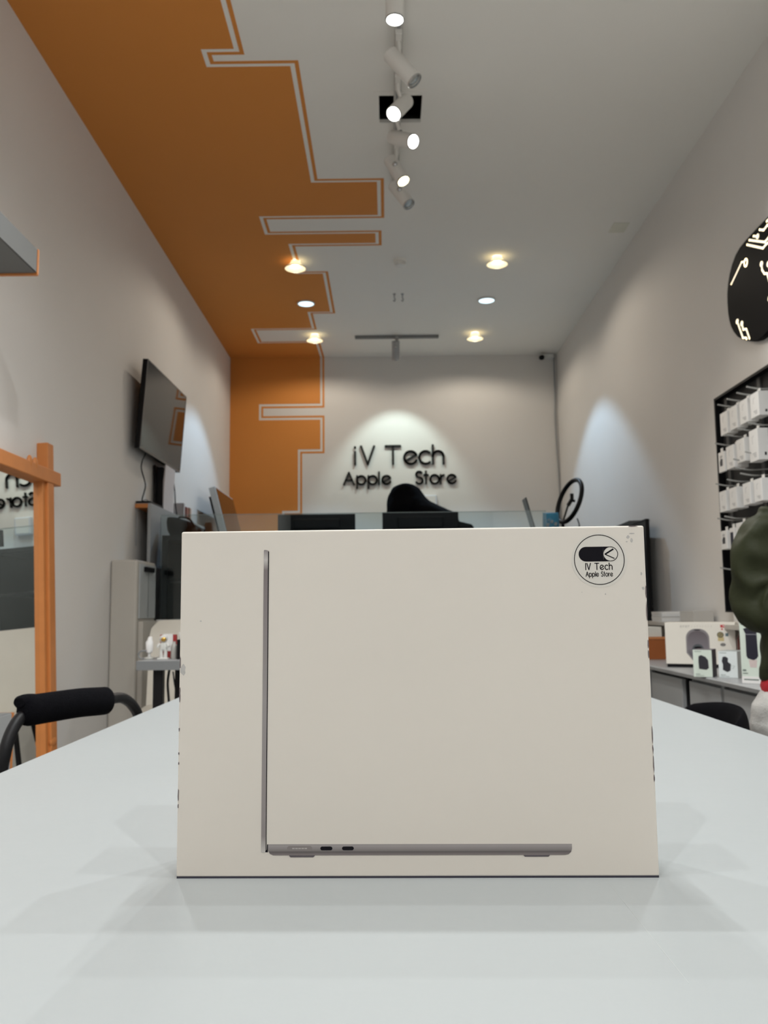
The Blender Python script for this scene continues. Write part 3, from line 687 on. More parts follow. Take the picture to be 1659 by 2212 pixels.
for k, (yy, hh, cc, lb) in enumerate(((5.80, .10, (.45, .42, .42), 'pale grey'), (5.90, .085, (.35, .12, .09), 'reddish brown'), (5.99, .09, (.50, .33, .25), 'tan'))):
    g = thing('game_case', '%s upright game case on the wall console behind the game console' % lb, 'case', (XL+.055, yy, 1.748), group='game cases on the wall console')
    bx('case_shell', mat('case_'+lb.replace(' ', '_'), cc, .5), g, -.03, .035, -.03, .03, 0, hh, bevel=.003)
    bx('case_spine', BLACK, g, .035, .0358, -.03, -.02, .002, hh-.002)
for k, pts in enumerate(([(-1.40, 4.99, 2.06), (-1.42, 4.97, 2.0), (-1.425, 4.97, 1.95), (-1.405, 4.97, 1.88), (-1.40, 4.97, 1.84), (-1.42, 4.985, 1.78), (-1.425, 5.0, 1.764)],
                         [(-1.40, 5.59, 2.04), (-1.395, 5.60, 1.98), (-1.388, 5.62, 1.90), (-1.398, 5.68, 1.83), (-1.395, 5.72, 1.752)])):
    tag(MB().tube(smoothpath(pts, 6), .004, 8).build('cable', BLACK, None, smooth=True), ('dark cable dropping from the near end of the television to the media box', 'dark cable dropping from the middle of the television behind the game console')[k], 'cable', 'television cables')
tag(MB().tube(smoothpath([(-1.452, 4.985, 1.72), (-1.45, 4.985, 1.6), (-1.452, 4.985, 1.5)], 4), .0025, 6).build('cable', GREYL, None, smooth=True), 'thin pale cord hanging below the orange end of the wall console', 'cable')

ap = thing('freezer', 'beige upright cooler against the left wall with a black handle', 'cooler', (XL, 4.55, 0))
bx('cooler_body', BEIGE, ap, 0.002, .143, 0, .36, 0, 1.395, bevel=.012)
bx('cooler_door', mat('cooler_door_grey', (.45, .47, .47), .4), ap, .143, .150, .03, .34, 1.085, 1.375, bevel=.002)
bx('lower_step', BEIGE, ap, .143, .170, .03, .36, 0.0, 1.07, bevel=.004)
bx('handle', BLACK, ap, .150, .168, .10, .26, 1.335, 1.362, bevel=.003)
bx('door_gap', BLACK, ap, .1495, .151, .19, .193, 1.09, 1.335)

# leaning display panel on a low side cabinet (cabinet mostly hidden behind the carton)
sdc = thing('side_cabinet', 'grey side cabinet in the back left corner under the leaning screen', 'cabinet', (XL, 7.05, 0))
bx('cabinet_body', GREY, sdc, 0.001, .42, -.60, .60, 0, 1.50, bevel=.004)
for k in (0, 1): bx('door', GREYL, sdc, .42, .436, -.595+k*.6, -.005+k*.6, .02, 1.48, bevel=.002)
lp = thing('leaning_screen', 'pale framed dark screen leaning in the back left corner', 'screen', (-1.17, 6.98, 1.515))
lp.rotation_euler = (0, -math.radians(14.5), 0)
bx('frame', mat('silver_frame', (.50, .51, .50), .35), lp, -.055, -.004, -.385, .385, 0.012, .585, bevel=.004)
bx('screen_glass', mat('brown_black_screen', (.02, .012, .008), .08, spec=.6), lp, -.004, -.001, -.372, .372, .026, .572)
bx('rear_cover', BLACK, lp, -.075, -.055, -.35, .35, .02, .52)

# ------------------------------------------------------------------ reception counter
rc = thing('reception_counter', 'wide reception counter with beige base, black shelving and glass screen behind the carton', 'counter', (0, 4.95, 0))
bx('base_panel', BEIGE, rc, -1.30, 1.38, 0, .90, 0, 1.055, bevel=.004)
bx('ledge', WHITEP, rc, -1.31, 1.39, -.03, .90, 1.055, 1.075, bevel=.003)
bx('top_board', BLACK, rc, -1.30, 1.38, .03, .90, 1.53, 1.56, bevel=.002)
bx('back_board', BLACK, rc, -1.30, 1.38, .84, .86, 1.075, 1.53)
bx('middle_shelf', BLACK, rc, -1.28, 1.36, .05, .84, 1.29, 1.305)
for xx in (-1.30, -.62, .06, .72, 1.345): bx('upright', BLACKM, rc, xx, xx+.035, .03, .84, 1.075, 1.53)
gl = thing('glass_screen', 'long clear glass screen standing along the front of the reception counter', 'glass screen', (0, 4.94, 0))
bx('glass_pane', GLASS, gl, -1.30, .92, 0.0, .006, 1.076, 1.672)
bx('glass_edge', mat('green_glass_edge', (.30, .36, .35), .2), gl, -1.30, .92, -.0005, .0065, 1.672, 1.6745)
def monitor(label, x, y, w_, z1, loc_z=1.56, ang=0):
    r = thing('monitor', label, 'monitor', (x, y, loc_z), ang, group='monitors on the reception counter'); hh = z1-loc_z
    bx('panel', BLACK, r, -w_/2, w_/2, -.012, .012, .02, hh, bevel=.004)
    bx('rear_housing', BLACK, r, -w_*.3, w_*.3, -.035, -.012, .03, hh-.03, bevel=.008)
    bx('stand_foot', BLACK, r, -.10, .10, -.045, .09, 0, .008, bevel=.002)
    bx('stand_neck', BLACK, r, -.025, .025, -.02, .0, .005, .04)
    bx('screen', SCREEN, r, -w_/2+.008, w_/2-.008, .012, .0135, .03, hh-.008)
    return r
monitor('black monitor seen from behind on the left of the reception counter', -.409, 5.04, .454, 1.679, ang=.01)
monitor('black monitor seen from behind in front of the black jacket', .200, 5.04, .446, 1.686, ang=.01)
tag(MB().prism([(-.02, 0), (.05, 0), (.075, .035), (.06, .055), (-.02, .075)], lambda a_, b_, d: (a_, d, b_), -.05, .07).build('card_terminal', BLACK, None, loc=(.445, 5.13, 1.56), bevel=.006), 'small black wedge shaped device sticking out right of the jacket monitor', 'device')
# jacket heaped behind the monitor
jk = MB()
prof = [(-.01, 1.565, .19), (.0, 1.70, .18), (.02, 1.80, .16), (.035, 1.87, .14), (.06, 1.92, .12), (.085, 1.945, .07)]
outl = {1.565: (-.02, .50), 1.66: (-.005, .50), 1.74: (.0, .48), 1.765: (.0, .46), 1.795: (.004, .36), 1.83: (.010, .30), 1.86: (.013, .265), 1.90: (.024, .238), 1.925: (.038, .215), 1.943: (.065, .185), 1.952: (.10, .15)}
rings = []
for z, (a0, a1) in outl.items():
    cxx = (a0+a1)/2; rings.append(((cxx, 5.72, z), ((a1-a0)/2, 0, 0), (0, .13*(1-.5*((z-1.565)/.39)**2), 0)))
jk.loft(rings, 40)
o = jk.build('draped_jacket', FABRIC, None, smooth=False)
for p in o.data.polygons: p.use_smooth = True
o.location = (0, 0, 0)
tex = bpy.data.textures.new('folds', 'CLOUDS'); tex.noise_scale = .09
sb = o.modifiers.new('sub', 'SUBSURF'); sb.levels = 2; sb.render_levels = 2
dm = o.modifiers.new('folds', 'DISPLACE'); dm.texture = tex; dm.strength = .018; dm.mid_level = .5
tag(o, 'black jacket heaped in a hump behind the right monitor on the counter', 'jacket')
wb = thing('wall_unit', 'small white box unit on the back wall right of the jacket', 'wall unit', (.395, YB, 2.0))
bx('unit_body', mat('bluish_white_plastic', (.70, .74, .80), .4), wb, -.075, .075, -.07, 0, 0, .165, bevel=.012)
bx('unit_front', WHITEP, wb, -.06, .06, -.073, -.07, .012, .15, bevel=.001)
# laptop seen edge on, pack, ring light
lt = thing('laptop', 'open dark laptop seen edge on at the right of the reception counter', 'laptop', (.922, 5.43, 1.56))
bx('keyboard_base', GREY, lt, .0, .16, -.12, .12, 0, .012, bevel=.002)
m = MB().prism([(.004, .010), (.012, .010), (-.050, .243), (-.058, .240)], lambda a_, b_, d: (a_, d, b_), -.11, .02)
m.build('lid', mat('dark_green_grey', (.035, .045, .042), .4), lt, bevel=.001)
pk = thing('wipes_pack', 'blue soft pack on the counter beside the ring light', 'pack', (1.0, 5.22, 1.56))
MB().loft([((0, 0, 0), (.042, 0, 0), (0, .028, 0)), ((0, 0, .03), (.050, 0, 0), (0, .034, 0)), ((0, 0, .09), (.050, 0, 0), (0, .030, 0)), ((0, 0, .125), (.048, 0, 0), (0, .016, 0)), ((0, 0, .133), (.048, 0, 0), (0, .004, 0))], 28).build('pouch', mat('blue_foil', (.03, .22, .38), .35, var=.4, scale=40), pk, smooth=True)
m = MB()
for (dx, dz, r__) in ((-.025, .055, .012), (.0, .075, .010), (.022, .06, .012), (.005, .035, .011), (-.02, .085, .006)):
    m.prism([(dx+r__*math.cos(2*PI*k/9)*(1 if k % 2 else .7), dz+r__*math.sin(2*PI*k/9)) for k in range(9)], lambda a_, b_, d: (a_, d, b_), -.0375, -.030)
m.build('printed_pattern', mat('pack_print', (.30, .36, .40), .5, var=.2), pk)
rl = thing('ring_light', 'black ring light with phone clamp seen edge on at the right of the counter', 'ring light', (1.20, 5.40, 1.56))
cR = Vector((-.045, 0, .225)); axd = Vector((.33, 0, .94)).normalized(); ayd = Vector((-.10, .99, 0)).normalized()
pts = [cR + axd*.142*math.sin(2*PI*k/48) + (Vector((-.24, .95, .12)).normalized())*.142*math.cos(2*PI*k/48) for k in range(48)]
MB().tube(pts, .0145, 12, closed=True).build('ring', BLACK, rl, smooth=True)
MB().tube([cR-axd*.142, (-.09, 0, .06), (-.06, 0, .0)], .010, 10).build('stand_pole', BLACK, rl, smooth=True)
MB().lathe([(.07, 0), (.07, .006), (.02, .012)]).build('stand_base', BLACK, rl, smooth=True)
MB().tube([cR+axd*.05, cR+axd*.012+Vector((.012, 0, 0)), cR-axd*.03], .012, 8).tube([cR+Vector((.0, 0, .004)), cR+Vector((.035, 0, .0))], .008, 8).tube([cR-axd*.03, cR-axd*.14], .006, 8).build('phone_clamp', BLACK, rl, smooth=True)
MB().tube(smoothpath([(.0, 0, .115), (.012, .0, .07), (.006, 0, .03), (.03, 0, .004)], 6), .004, 8).build('power_cord', BLACK, rl, smooth=True)
bb = thing('leaning_board', 'tall thin black board standing against the right wall behind the carton', 'board', (1.555, 5.45, 0))
bx('board_body', BLACK, bb, -.012, .012, -.33, .33, .004, 1.640, bevel=.004)
MB().prism([(-.33, 1.630), (-.02, 1.660), (.30, 1.655), (.33, 1.630)], lambda a_, b_, d: (d, a_, b_), -.020, .022).build('board_cap', BLACK, bb)
for s_ in (-1, 1): bx('foot', BLACK, bb, -.06, .06, s_*.28-.02, s_*.28+.02, 0, .02)
bg = thing('black_bag', 'black bag standing on the left end of the reception counter', 'bag', (-1.20, 5.20, 1.56))
MB().loft([((0, 0, 0), (.10, 0, 0), (0, .06, 0)), ((-.01, 0, .05), (.115, 0, 0), (0, .07, 0)), ((-.06, 0, .10), (.07, 0, 0), (0, .06, 0)), ((-.095, 0, .125), (.03, 0, 0), (0, .04, 0))], 28).build('bag_body', FABRIC, bg, smooth=True)
MB().tube(smoothpath([(-.05, -.02, .09), (-.04, -.06, .12), (.02, -.06, .11), (.05, -.04, .06)], 6), .006, 8).build('bag_strap', FABRIC, bg, smooth=True)

# ------------------------------------------------------------------ right wall: sign, pegboard, ledge, worktop
ck = thing('circuit_sign', 'black rounded wall sign with lit circuit traces high on the right wall', 'sign', (XR, 3.46, 2.48))
outl = [(3.46, 2.724), (3.56, 2.7235), (3.65, 2.7215), (3.72, 2.716), (3.77, 2.702), (3.815, 2.675), (3.848, 2.642), (3.872, 2.605), (3.886, 2.565), (3.891, 2.52), (3.889, 2.47), (3.880, 2.43), (3.865, 2.397), (3.838, 2.362), (3.80, 2.328), (3.75, 2.300), (3.70, 2.277), (3.64, 2.255), (3.59, 2.245), (3.54, 2.245), (3.50, 2.252), (3.46, 2.262)]
full = outl + [(2*3.46-a_, b_) for a_, b_ in reversed(outl[1:-1])]
loc_ = [(a_-3.46, b_-2.48) for a_, b_ in full]
fw_ = lambda a_, b_, d: (-d, a_, b_)
MB().prism(loc_, fw_, .001, .028).build('sign_body', mat('gloss_black', (.004, .004, .005), .45, var=0, spec=.02), ck, bevel=.004)
tr = [[(3.35, 2.70), (3.417, 2.706), (3.441, 2.707)], [(3.38, 2.66), (3.42, 2.681), (3.436, 2.689), (3.473, 2.684), (3.511, 2.703)], [(3.572, 2.702), (3.533, 2.683)],
      [(3.34, 2.64), (3.427, 2.634), (3.47, 2.63), (3.615, 2.703)], [(3.34, 2.61), (3.43, 2.612), (3.457, 2.616), (3.49, 2.612), (3.64, 2.693)],
      [(3.831, 2.587), (3.705, 2.641), (3.681, 2.633)], [(3.513, 2.553), (3.51, 2.525), (3.491, 2.501), (3.467, 2.493), (3.452, 2.453), (3.43, 2.42)],
      [(3.451, 2.527), (3.444, 2.505), (3.42, 2.49)], [(3.789, 2.396), (3.739, 2.304), (3.708, 2.294), (3.700, 2.286)], [(3.742, 2.371), (3.73, 2.339), (3.699, 2.331), (3.672, 2.279)],
      [(3.461, 2.382), (3.43, 2.34), (3.40, 2.30)], [(3.30, 2.56), (3.24, 2.50), (3.18, 2.50), (3.12, 2.44)], [(3.35, 2.45), (3.29, 2.39), (3.22, 2.39)], [(3.26, 2.68), (3.16, 2.62), (3.10, 2.56)]]
for k, p in enumerate(tr):
    m = MB(); stroke(m, [(a_-3.46, b_-2.48) for a_, b_ in p], .0095 if k not in (5,) else .0075, fw_, .028, .0295); m.build('circuit_trace', GOLDLIT, ck)
for (a_, b_) in ((3.533, 2.683), (3.513, 2.553), (3.451, 2.527), (3.461, 2.382), (3.789, 2.396), (3.742, 2.371), (3.30, 2.56), (3.35, 2.45), (3.12, 2.44), (3.22, 2.39)):
    m = MB(); m.prism([(a_-3.46+.013*math.cos(2*PI*k/16), b_-2.48+.0115*math.sin(2*PI*k/16)) for k in range(16)], fw_, .028, .0297); m.build('trace_pad', GOLDLIT, ck)
m = MB(); stroke(m, [(3.664-3.46+.016*math.cos(2*PI*k/20), 2.621-2.48+.016*math.sin(2*PI*k/20)) for k in range(21)], .0075, fw_, .028, .0295)
m.build('trace_ring', GOLDLIT, ck)

pgb = thing('pegboard', 'black framed accessory pegboard on the right wall', 'pegboard', (XR, 3.55, 1.095))
bx('back_panel', mat('peg_charcoal', (.022, .022, .023), .6, spec=.2), pgb, -.010, -.001, -.52, .515, 0, 1.005)
m = MB()
for q in ((-.53, -.52, 0, 1.015), (.515, .530, 0, 1.015), (-.53, .53, 1.003, 1.015), (-.53, .53, -.006, .002)): m.box(-.042, -.001, *q)
m.build('frame', BLACK, pgb, bevel=.001)
m = MB()
for k in range(44):
    yy = -.50+k*.0232; m.box(-.0108, -.010, yy, yy+.010, .965, .985)
m.build('slot_row', BLACK, pgb)
for k in range(3): bx('rail', mat('peg_rail_grey', (.05, .05, .05), .5), pgb, -.020, -.010, .43-k*.36, .46-k*.36, .002, 1.0)
HK = mat('clear_hook_plastic', (.45, .45, .43), .2, alpha=.75)
def hook(y, z, L=.15):
    MB().tube(smoothpath([(-.01, y-3.55, z-1.095), (-L*.6, y-3.55, z-1.098), (-L, y-3.55, z-1.088)], 4), .0035, 6).build('hook', HK, pgb, smooth=True)
for y, z in ((3.76, 2.00), (3.655, 2.00), (3.55, 2.0), (3.45, 2.0), (3.81, 1.835), (3.69, 1.85), (3.56, 1.85), (3.45, 1.85), (3.83, 1.655), (3.70, 1.655), (3.56, 1.66), (3.62, 1.73), (3.50, 1.74),
             (3.83, 1.50), (3.75, 1.50), (3.83, 1.28), (3.60, 1.69)): hook(y, z)
def prod(label, y, z0, h, wd=.078, dp=.045, icon=None, xf=1.500, group='white accessory cartons on the pegboard'):
    r = thing('accessory_carton', label, 'box', (xf+dp/2, y, z0), group=group)
    bx('carton_body', CARDW, r, -dp/2, dp/2, -wd/2, wd/2, 0, h, bevel=.0015)
    m = MB(); x_ = -dp/2
    if icon == 'plug':
        P = [(-.012, .30*h), (.016, .30*h), (.018, .52*h), (.004, .68*h), (-.014, .62*h)]
        m.prism(P, lambda a_, b_, d: (d, a_, b_), x_-.0006, x_)
        for q in (-.006, .008): m.prism([(q-.002, .70*h), (q+.002, .70*h), (q+.002, .82*h), (q-.002, .82*h)], lambda a_, b_, d: (d, a_, b_), x_-.0006, x_)
        m.build('printed_picture', mat('print_dark', (.05, .05, .055), .5), r)
    elif icon == 'case':
        m.prism([(-wd*.3, .12*h), (wd*.3, .12*h), (wd*.3, .85*h), (-wd*.3, .85*h)], lambda a_, b_, d: (d, a_, b_), x_-.0006, x_)
        m.build('printed_picture', mat('print_blue_black', (.03, .03, .05), .4), r)
    else:
        for k in range(3): m.prism([(-wd*.28, (.12+.055*k)*h), (wd*(-.05+.1*k), (.12+.055*k)*h), (wd*(-.05+.1*k), (.145+.055*k)*h), (-wd*.28, (.145+.055*k)*h)], lambda a_, b_, d: (d, a_, b_), x_-.0005, x_)
        stroke(m, [(wd*.1, .55*h), (wd*.12, .75*h), (-wd*.05, .80*h)], .0015, lambda a_, b_, d: (d, a_, b_), x_-.0005, x_)
        m.build('printed_lines', mat('print_grey', (.42, .42, .42), .5), r)
        MB().prism([(-.004+dp*.15, .14*h), (.004+dp*.15, .14*h), (.004+dp*.15, .24*h), (-.004+dp*.15, .24*h)], lambda a_, b_, d: (a_, d, b_), -wd/2-.0005, -wd/2).build('side_print', INK, r)
    bx('hang_tab', WHITEP, r, -.001, .001, -.012, .012, h, h+.018)
    return r
for k, y in enumerate((3.762, 3.657, 3.548, 3.440)):
    prod('small white accessory carton in the top pegboard row, %s from the left' % ('first', 'second', 'third', 'fourth')[k], y, 1.872+.002*k, .100, .080)
prod('thin white card with dark plug picture, leftmost in the second pegboard row', 3.812, 1.712, .090, .068, .010, 'plug')
for k, y in enumerate((3.715, 3.60, 3.47)):
    prod('white accessory carton in the second pegboard row, %s' % ('left one with a deep side', 'middle one', 'right one at the photo edge')[k], y, 1.712+(.008 if k == 1 else (-.01 if k == 2 else 0)), .100 if k < 2 else .13, .082, .062 if k == 0 else .045)
for k, y in enumerate((3.822, 3.708, 3.565, 3.455)):
    prod('white accessory carton in the third pegboard row, %s from the left' % ('first', 'second', 'third', 'fourth')[k], y, 1.535, .092, .076, .050)
prod('white carton with a dark adapter picture at the left of the lowest pegboard row', 3.832, 1.368, .083, .066, .030, 'plug')
prod('white carton with a dark phone case picture in the lowest pegboard row', 3.742, 1.330, .125, .050, .020, 'case')
prod('white carton tilted forward beside the jacket sleeve in the lowest pegboard row', 3.665, 1.385, .085, .06, .05)

lg = thing('wall_ledge', 'pale raised ledge along the right wall behind the cartons', 'shelf', (XR, 4.15, 0))
bx('ledge_board', BEIGE, lg, -.21, -.001, -.85, .72, 1.020, 1.040, bevel=.002)
bx('ledge_back', BEIGE, lg, -.020, -.001, -.85, .72, .862, 1.02)
for yy in (-.84, .0, .69): bx('ledge_support', BEIGE, lg, -.20, -.02, yy, yy+.02, .862, 1.02)
wt = thing('worktop', 'grey worktop along the right wall carrying cartons', 'worktop', (1.39, 3.55, .84))
MB().prism([(-.225, .010), (-.228, .016), (-.222, .020), (.235, .020), (.235, 0), (-.215, 0), (-.222, .003)], lambda a_, b_, d: (a_, d, b_), -1.13, 1.33).build('worktop_slab', mat('worktop_grey', (.36, .37, .38), .35), wt)
def unit(label, y0, y1, ndoor, gapm):
    r = thing('base_cabinet', label, 'cabinet', (1.195, y0, 0)); L = y1-y0
    bx('cabinet_body', BLACK if gapm else GREY, r, .018, .43, 0, L, 0, .84)
    dw = (L)/ndoor
    for k in range(ndoor):
        bx('door', GREYL, r, 0, .018, k*dw+(.018 if k or gapm else .004), (k+1)*dw-.014, .08, .825, bevel=.003)
    if ndoor > 1:
        for k in range(1, ndoor): bx('stile', GREY, r, .004, .018, k*dw-.013, k*dw+.017, .06, .838)
    return r
unit('grey base cabinet under the worktop at the right, nearest the person', 2.44, 3.50, 3, False)
unit('grey base cabinet under the worktop just right of the large carton', 3.555, 4.87, 3, True)

# cartons on the worktop
def rfrect(mb_, u0, u1, v0, v1, d=.0008): mb_.box(u0, u1, -d, 0, v0, v1)
cm = thing('machine_carton', 'large white carton with a grey arched machine picture on the worktop', 'box', (1.198, 3.768, .86), -math.radians(25))
WB = .283; HB = .190
bx('carton_body', mat('warm_white_carton', (.82, .78, .70), .45, var=.02), cm, 0, WB, 0, .16, .014, HB, bevel=.002)
bx('black_base_strip', BLACK, cm, .004, WB-.002, .002, .158, 0, .014)
def arch(cx_, w_, z0, z1, rr, n=12):
    P = [(cx_-w_/2+rr*.6, z0), (cx_-w_/2, z0+rr*.8)]
    P += [(cx_-w_/2+rr-rr*math.cos(PI/2*i/n), z1-rr+rr*math.sin(PI/2*i/n)) for i in range(n+1)]
    P += [(cx_+w_/2-rr+rr*math.sin(PI/2*i/n), z1-rr+rr*math.cos(PI/2*i/n)) for i in range(n+1)]
    P += [(cx_+w_/2, z0+rr*.8), (cx_+w_/2-rr*.6, z0)]
    return P
ff = lambda a_, b_, d: (a_, -d, b_)
MB().prism(arch(.132, .094, .030, .163, .040), ff, 0, .0006).build('machine_picture_rim', mat('print_grey_mid', (.24, .22, .23), .4, var=.1), cm)
MB().prism(arch(.132, .082, .036, .154, .036), ff, .0006, .0009).build('machine_picture_face', gradmat('machine_face_print', [(0, (.07, .07, .08)), (.35, (.20, .18, .20)), (1, (.12, .10, .11))], 2, .04, .155), cm)
m = MB(); m.prism([(.132+.024*math.cos(PI*i/12), .075+.024*math.sin(PI*i/12)) for i in range(13)], ff, .0009, .0011); m.build('machine_picture_knob', mat('print_blue_grey', (.075, .085, .095), .4), cm)
m = MB(); m.prism([(.132+.016*math.cos(2*PI*i/20), .084+.005*math.sin(2*PI*i/20)) for i in range(20)], ff, .0011, .0013); m.prism([(.132+.014*math.cos(2*PI*i/20), .158+.0022*math.sin(2*PI*i/20)) for i in range(20)], ff, .0009, .0012); m.build('machine_picture_slot', INK, cm)
m = MB(); rn = random.Random(5)
GRT = mat('print_grey_letters', (.42, .40, .37), .5)
# blurred heading in thin capitals
xx = .064
for k in range(4):
    hh = .0085
    for sgm in ([(0, 0), (0, 1)], [(0, 1), (.6, 1)], [(.6, 1), (.6, .5)], [(0, .5), (.6, .5)], [(.3, .5), (.6, 0)])[:(5, 4, 5, 3)[k]]:
        stroke(m, [(xx+a_*hh, .1685+b_*hh) for a_, b_ in sgm], .0012, ff, 0, .0005)
    xx += .0105
for k in range(8):
    hh = .0065
    stroke(m, [(xx+.004, .169), (xx+.004, .169+hh), (xx+.008, .169+hh*rn.choice((0, .5, 1)))], .0005, ff, 0, .0005); xx += .0112
m.build('printed_heading', GRT, cm)
m = MB(); rfrect(m, .225, .252, .1685, .180); rfrect(m, .228, .234, .158, .1645); m.build('red_label', mat('print_red', (.55, .045, .05), .5), cm)
m = MB(); rfrect(m, .234, .249, .1735, .1765, .001); m.build('label_lettering', CARDW, cm)
m = MB(); m.prism([(.2235+.0135*math.cos(2*PI*i/24), .138+.0125*math.sin(2*PI*i/24)) for i in range(24)], ff, .0004, .0009); m.build('round_badge', mat('print_olive', (.16, .14, .08), .5), cm)
m = MB(); stroke(m, [(.2235+.008*math.cos(2*PI*i/16), .138+.007*math.sin(2*PI*i/16)) for i in range(17)], .0015, ff, .0009, .0011); stroke(m, [(.219, .141), (.228, .135)], .0015, ff, .0009, .0011); m.build('badge_lines', mat('print_gold', (.55, .45, .22), .5), cm)
m = MB(); rfrect(m, .213, .237, .112, .128, .0004); m.build('yellow_panel', mat('print_yellow', (.62, .50, .25), .5), cm)
m = MB(); rfrect(m, .243, .255, .132, .145); m.build('teal_badge', mat('print_teal', (.10, .16, .18), .5), cm)
m = MB(); m.prism([(.232+.011*math.cos(2*PI*i/20), .097+.007*math.sin(2*PI*i/20)) for i in range(20)], ff, .0, .0006); m.build('small_machine_picture', mat('print_grey_b', (.22, .21, .20), .5), cm)

GRN = mat('pale_green_carton', (.66, .74, .66), .45, var=.02); SIDEG = mat('grey_green_side', (.40, .44, .43), .45)
def smallbox(name, label, x, y, th, w_, d_, h_, face, side, pic):
    r = thing(name, label, 'box', (x, y, .86), -math.radians(th))
    bx('carton_body', side, r, 0.0004, w_, 0.0004, d_, 0.0, h_, bevel=.001)
    bx('front_panel', face, r, 0, w_, -.0006, .0006, .001, h_-.001)
    m = MB()
    if pic == 'roundlid': P = [(.30, .30), (.70, .27), (.82, .34), (.80, .62), (.66, .74), (.44, .80), (.30, .76), (.28, .55)]
    elif pic == 'handle': P = [(.22, .30), (.46, .22), (.62, .28), (.66, .52), (.50, .60), (.52, .74), (.38, .80), (.24, .78), (.18, .62), (.24, .5)]
    else: P = None
    if P:
        m.prism([(a_*w_, b_*h_) for a_, b_ in P], ff, .0006, .0012); m.build('printed_product', mat('print_charcoal', (.022, .022, .03), .4), r)
        m = MB(); rfrect(m, w_*.08, w_*.45, h_*.92, h_*.94, .001); rfrect(m, w_*.10, w_*.35, h_*.10, h_*.12, .001); rfrect(m, w_*.10, w_*.55, h_*.05, h_*.065, .001)
        if pic == 'handle': stroke(m, [(w_*.68, h_*.45), (w_*.86, h_*.45), (w_*.78, h_*.36), (w_*.70, h_*.36)], .0008, ff, .0006, .0011)
        m.build('printed_lines', mat('print_dgrey', (.22, .26, .24), .5), r)
    return r
smallbox('accessory_carton', 'small pale green carton with a dark gadget picture, left of the two small ones', 1.128, 3.235, 31, .066, .085, .100, GRN, mat('purple_grey_side', (.13, .11, .13), .45), 'roundlid')
smallbox('accessory_carton', 'small white carton with a dark handled gadget picture beside the tall green carton', 1.204, 3.19, 40, .067, .10, .096, mat('cool_white_carton', (.74, .80, .80), .45), SIDEG, 'handle')
r = smallbox('bottle_carton', 'tall pale green carton with a black bottle picture on the worktop', 1.190, 2.950, 43, .070, .056, .208, GRN, SIDEG, None)
m = MB(); W3 = .070
m.prism([(.18*W3, .875*.208), (.22*W3, .835*.208), (.27*W3, .80*.208), (.27*W3, .44*.208), (.33*W3, .40*.208), (.60*W3, .375*.208), (.74*W3, .40*.208), (.82*W3, .44*.208), (.80*W3, .80*.208), (.82*W3, .835*.208), (.84*W3, .865*.208), (.60*W3, .885*.208), (.36*W3, .89*.208)], ff, .0006, .0012)
m.build('bottle_picture', mat('print_black_bottle', (.012, .012, .025), .3), r)
m = MB(); stroke(m, [(.28*W3, .785*.208), (.80*W3, .785*.208)], .0012, ff, .0012, .0016); m.build('bottle_rim_print', mat('print_silver', (.5, .5, .55), .4), r)
m = MB(); m.prism([(.36*W3, .38*.208), (.76*W3, .38*.208), (.72*W3, .26*.208), (.42*W3, .26*.208)], ff, .0006, .0010); m.build('cup_picture', mat('print_pinkish', (.62, .52, .50), .5), r)
m = MB(); rfrect(m, .08*W3, .42*W3, .935*.208, .955*.208, .0011); rfrect(m, .06*W3, .22*W3, .195*.208, .225*.208, .0011); rfrect(m, .06*W3, .30*W3, .155*.208, .170*.208, .0011); rfrect(m, .10*W3, .80*W3, .055*.208, .075*.208, .0016); m.build('printed_lines', mat('print_dgreen', (.16, .20, .18), .5), r)
bx('white_footer', CARDW, r, 0, W3, -.0012, -.0006, .001, .115*.208)
# wooden crate and cartons at the back of the worktop
cr1 = thing('wooden_crate', 'orange brown wooden crate at the far end of the worktop', 'crate', (1.27, 4.30, .86))
bx('crate_body', mat('orange_brown_wood', (.30, .085, .018), .5, var=.2, scale=15), cr1, -.12, .10, 0, .25, 0, .098, bevel=.003)
bx('crate_rim', mat('light_orange_wood', (.48, .18, .06), .5, var=.1), cr1, -.123, .103, -.003, .253, .098, .110, bevel=.002)
tag(bx('carton', mat('cream_carton', (.62, .60, .54), .5), None, -.11, .085, 0, .22, 0, .048, loc=(1.27, 4.31, .970), bevel=.002), 'cream carton lying on the wooden crate', 'box')
tag(bx('carton', mat('grey_white_carton', (.52, .51, .48), .5), None, -.035, .035, 0, .14, 0, .038, loc=(1.425, 4.20, .862+.0), bevel=.002), 'small grey white carton tucked behind the large machine carton', 'box')
# things on the wall ledge
for k in range(4):
    tag(bx('flat_carton', mat('flat_white_%s' % 'abcd'[k], (.66+.03*(k % 2), .66+.02*(k % 2), .66), .5), None, -.065, .065, -.09, .09, 0, .0125, loc=(1.505, 4.65+.006*(k % 2), 1.040+k*.0128), bevel=.001),
        'flat white carton in the small stack on the wall ledge, %s' % ('bottom one', 'second from the bottom', 'third from the bottom', 'topmost')[k], 'box', 'flat white cartons on the ledge')
tag(bx('carton', mat('beige_grey_carton', (.50, .48, .45), .5), None, -.05, .05, -.10, .10, 0, .056, loc=(1.555, 4.38, 1.040), bevel=.002), 'pale grey carton next to the flat stack on the wall ledge', 'box')
for k in range(6):
    r = thing('cable_carton', 'narrow white carton with an orange mark on the wall ledge, %s from the left' % ('first', 'second', 'third', 'fourth', 'fifth', 'sixth')[k], 'box', (1.545, 3.80-.085*k, 1.040), group='narrow white cartons on the ledge')
    bx('carton_body', CARDW, r, -.02, .02, -.036, .036, 0, .058, bevel=.0015)
    m = MB(); m.prism([(-.008, .030), (.008, .030), (.006, .046), (-.006, .046)], lambda a_, b_, d: (d, a_, b_), -.0206, -.02)
    m.build('orange_mark', mat('print_orange', (.75, .25, .10), .5), r)
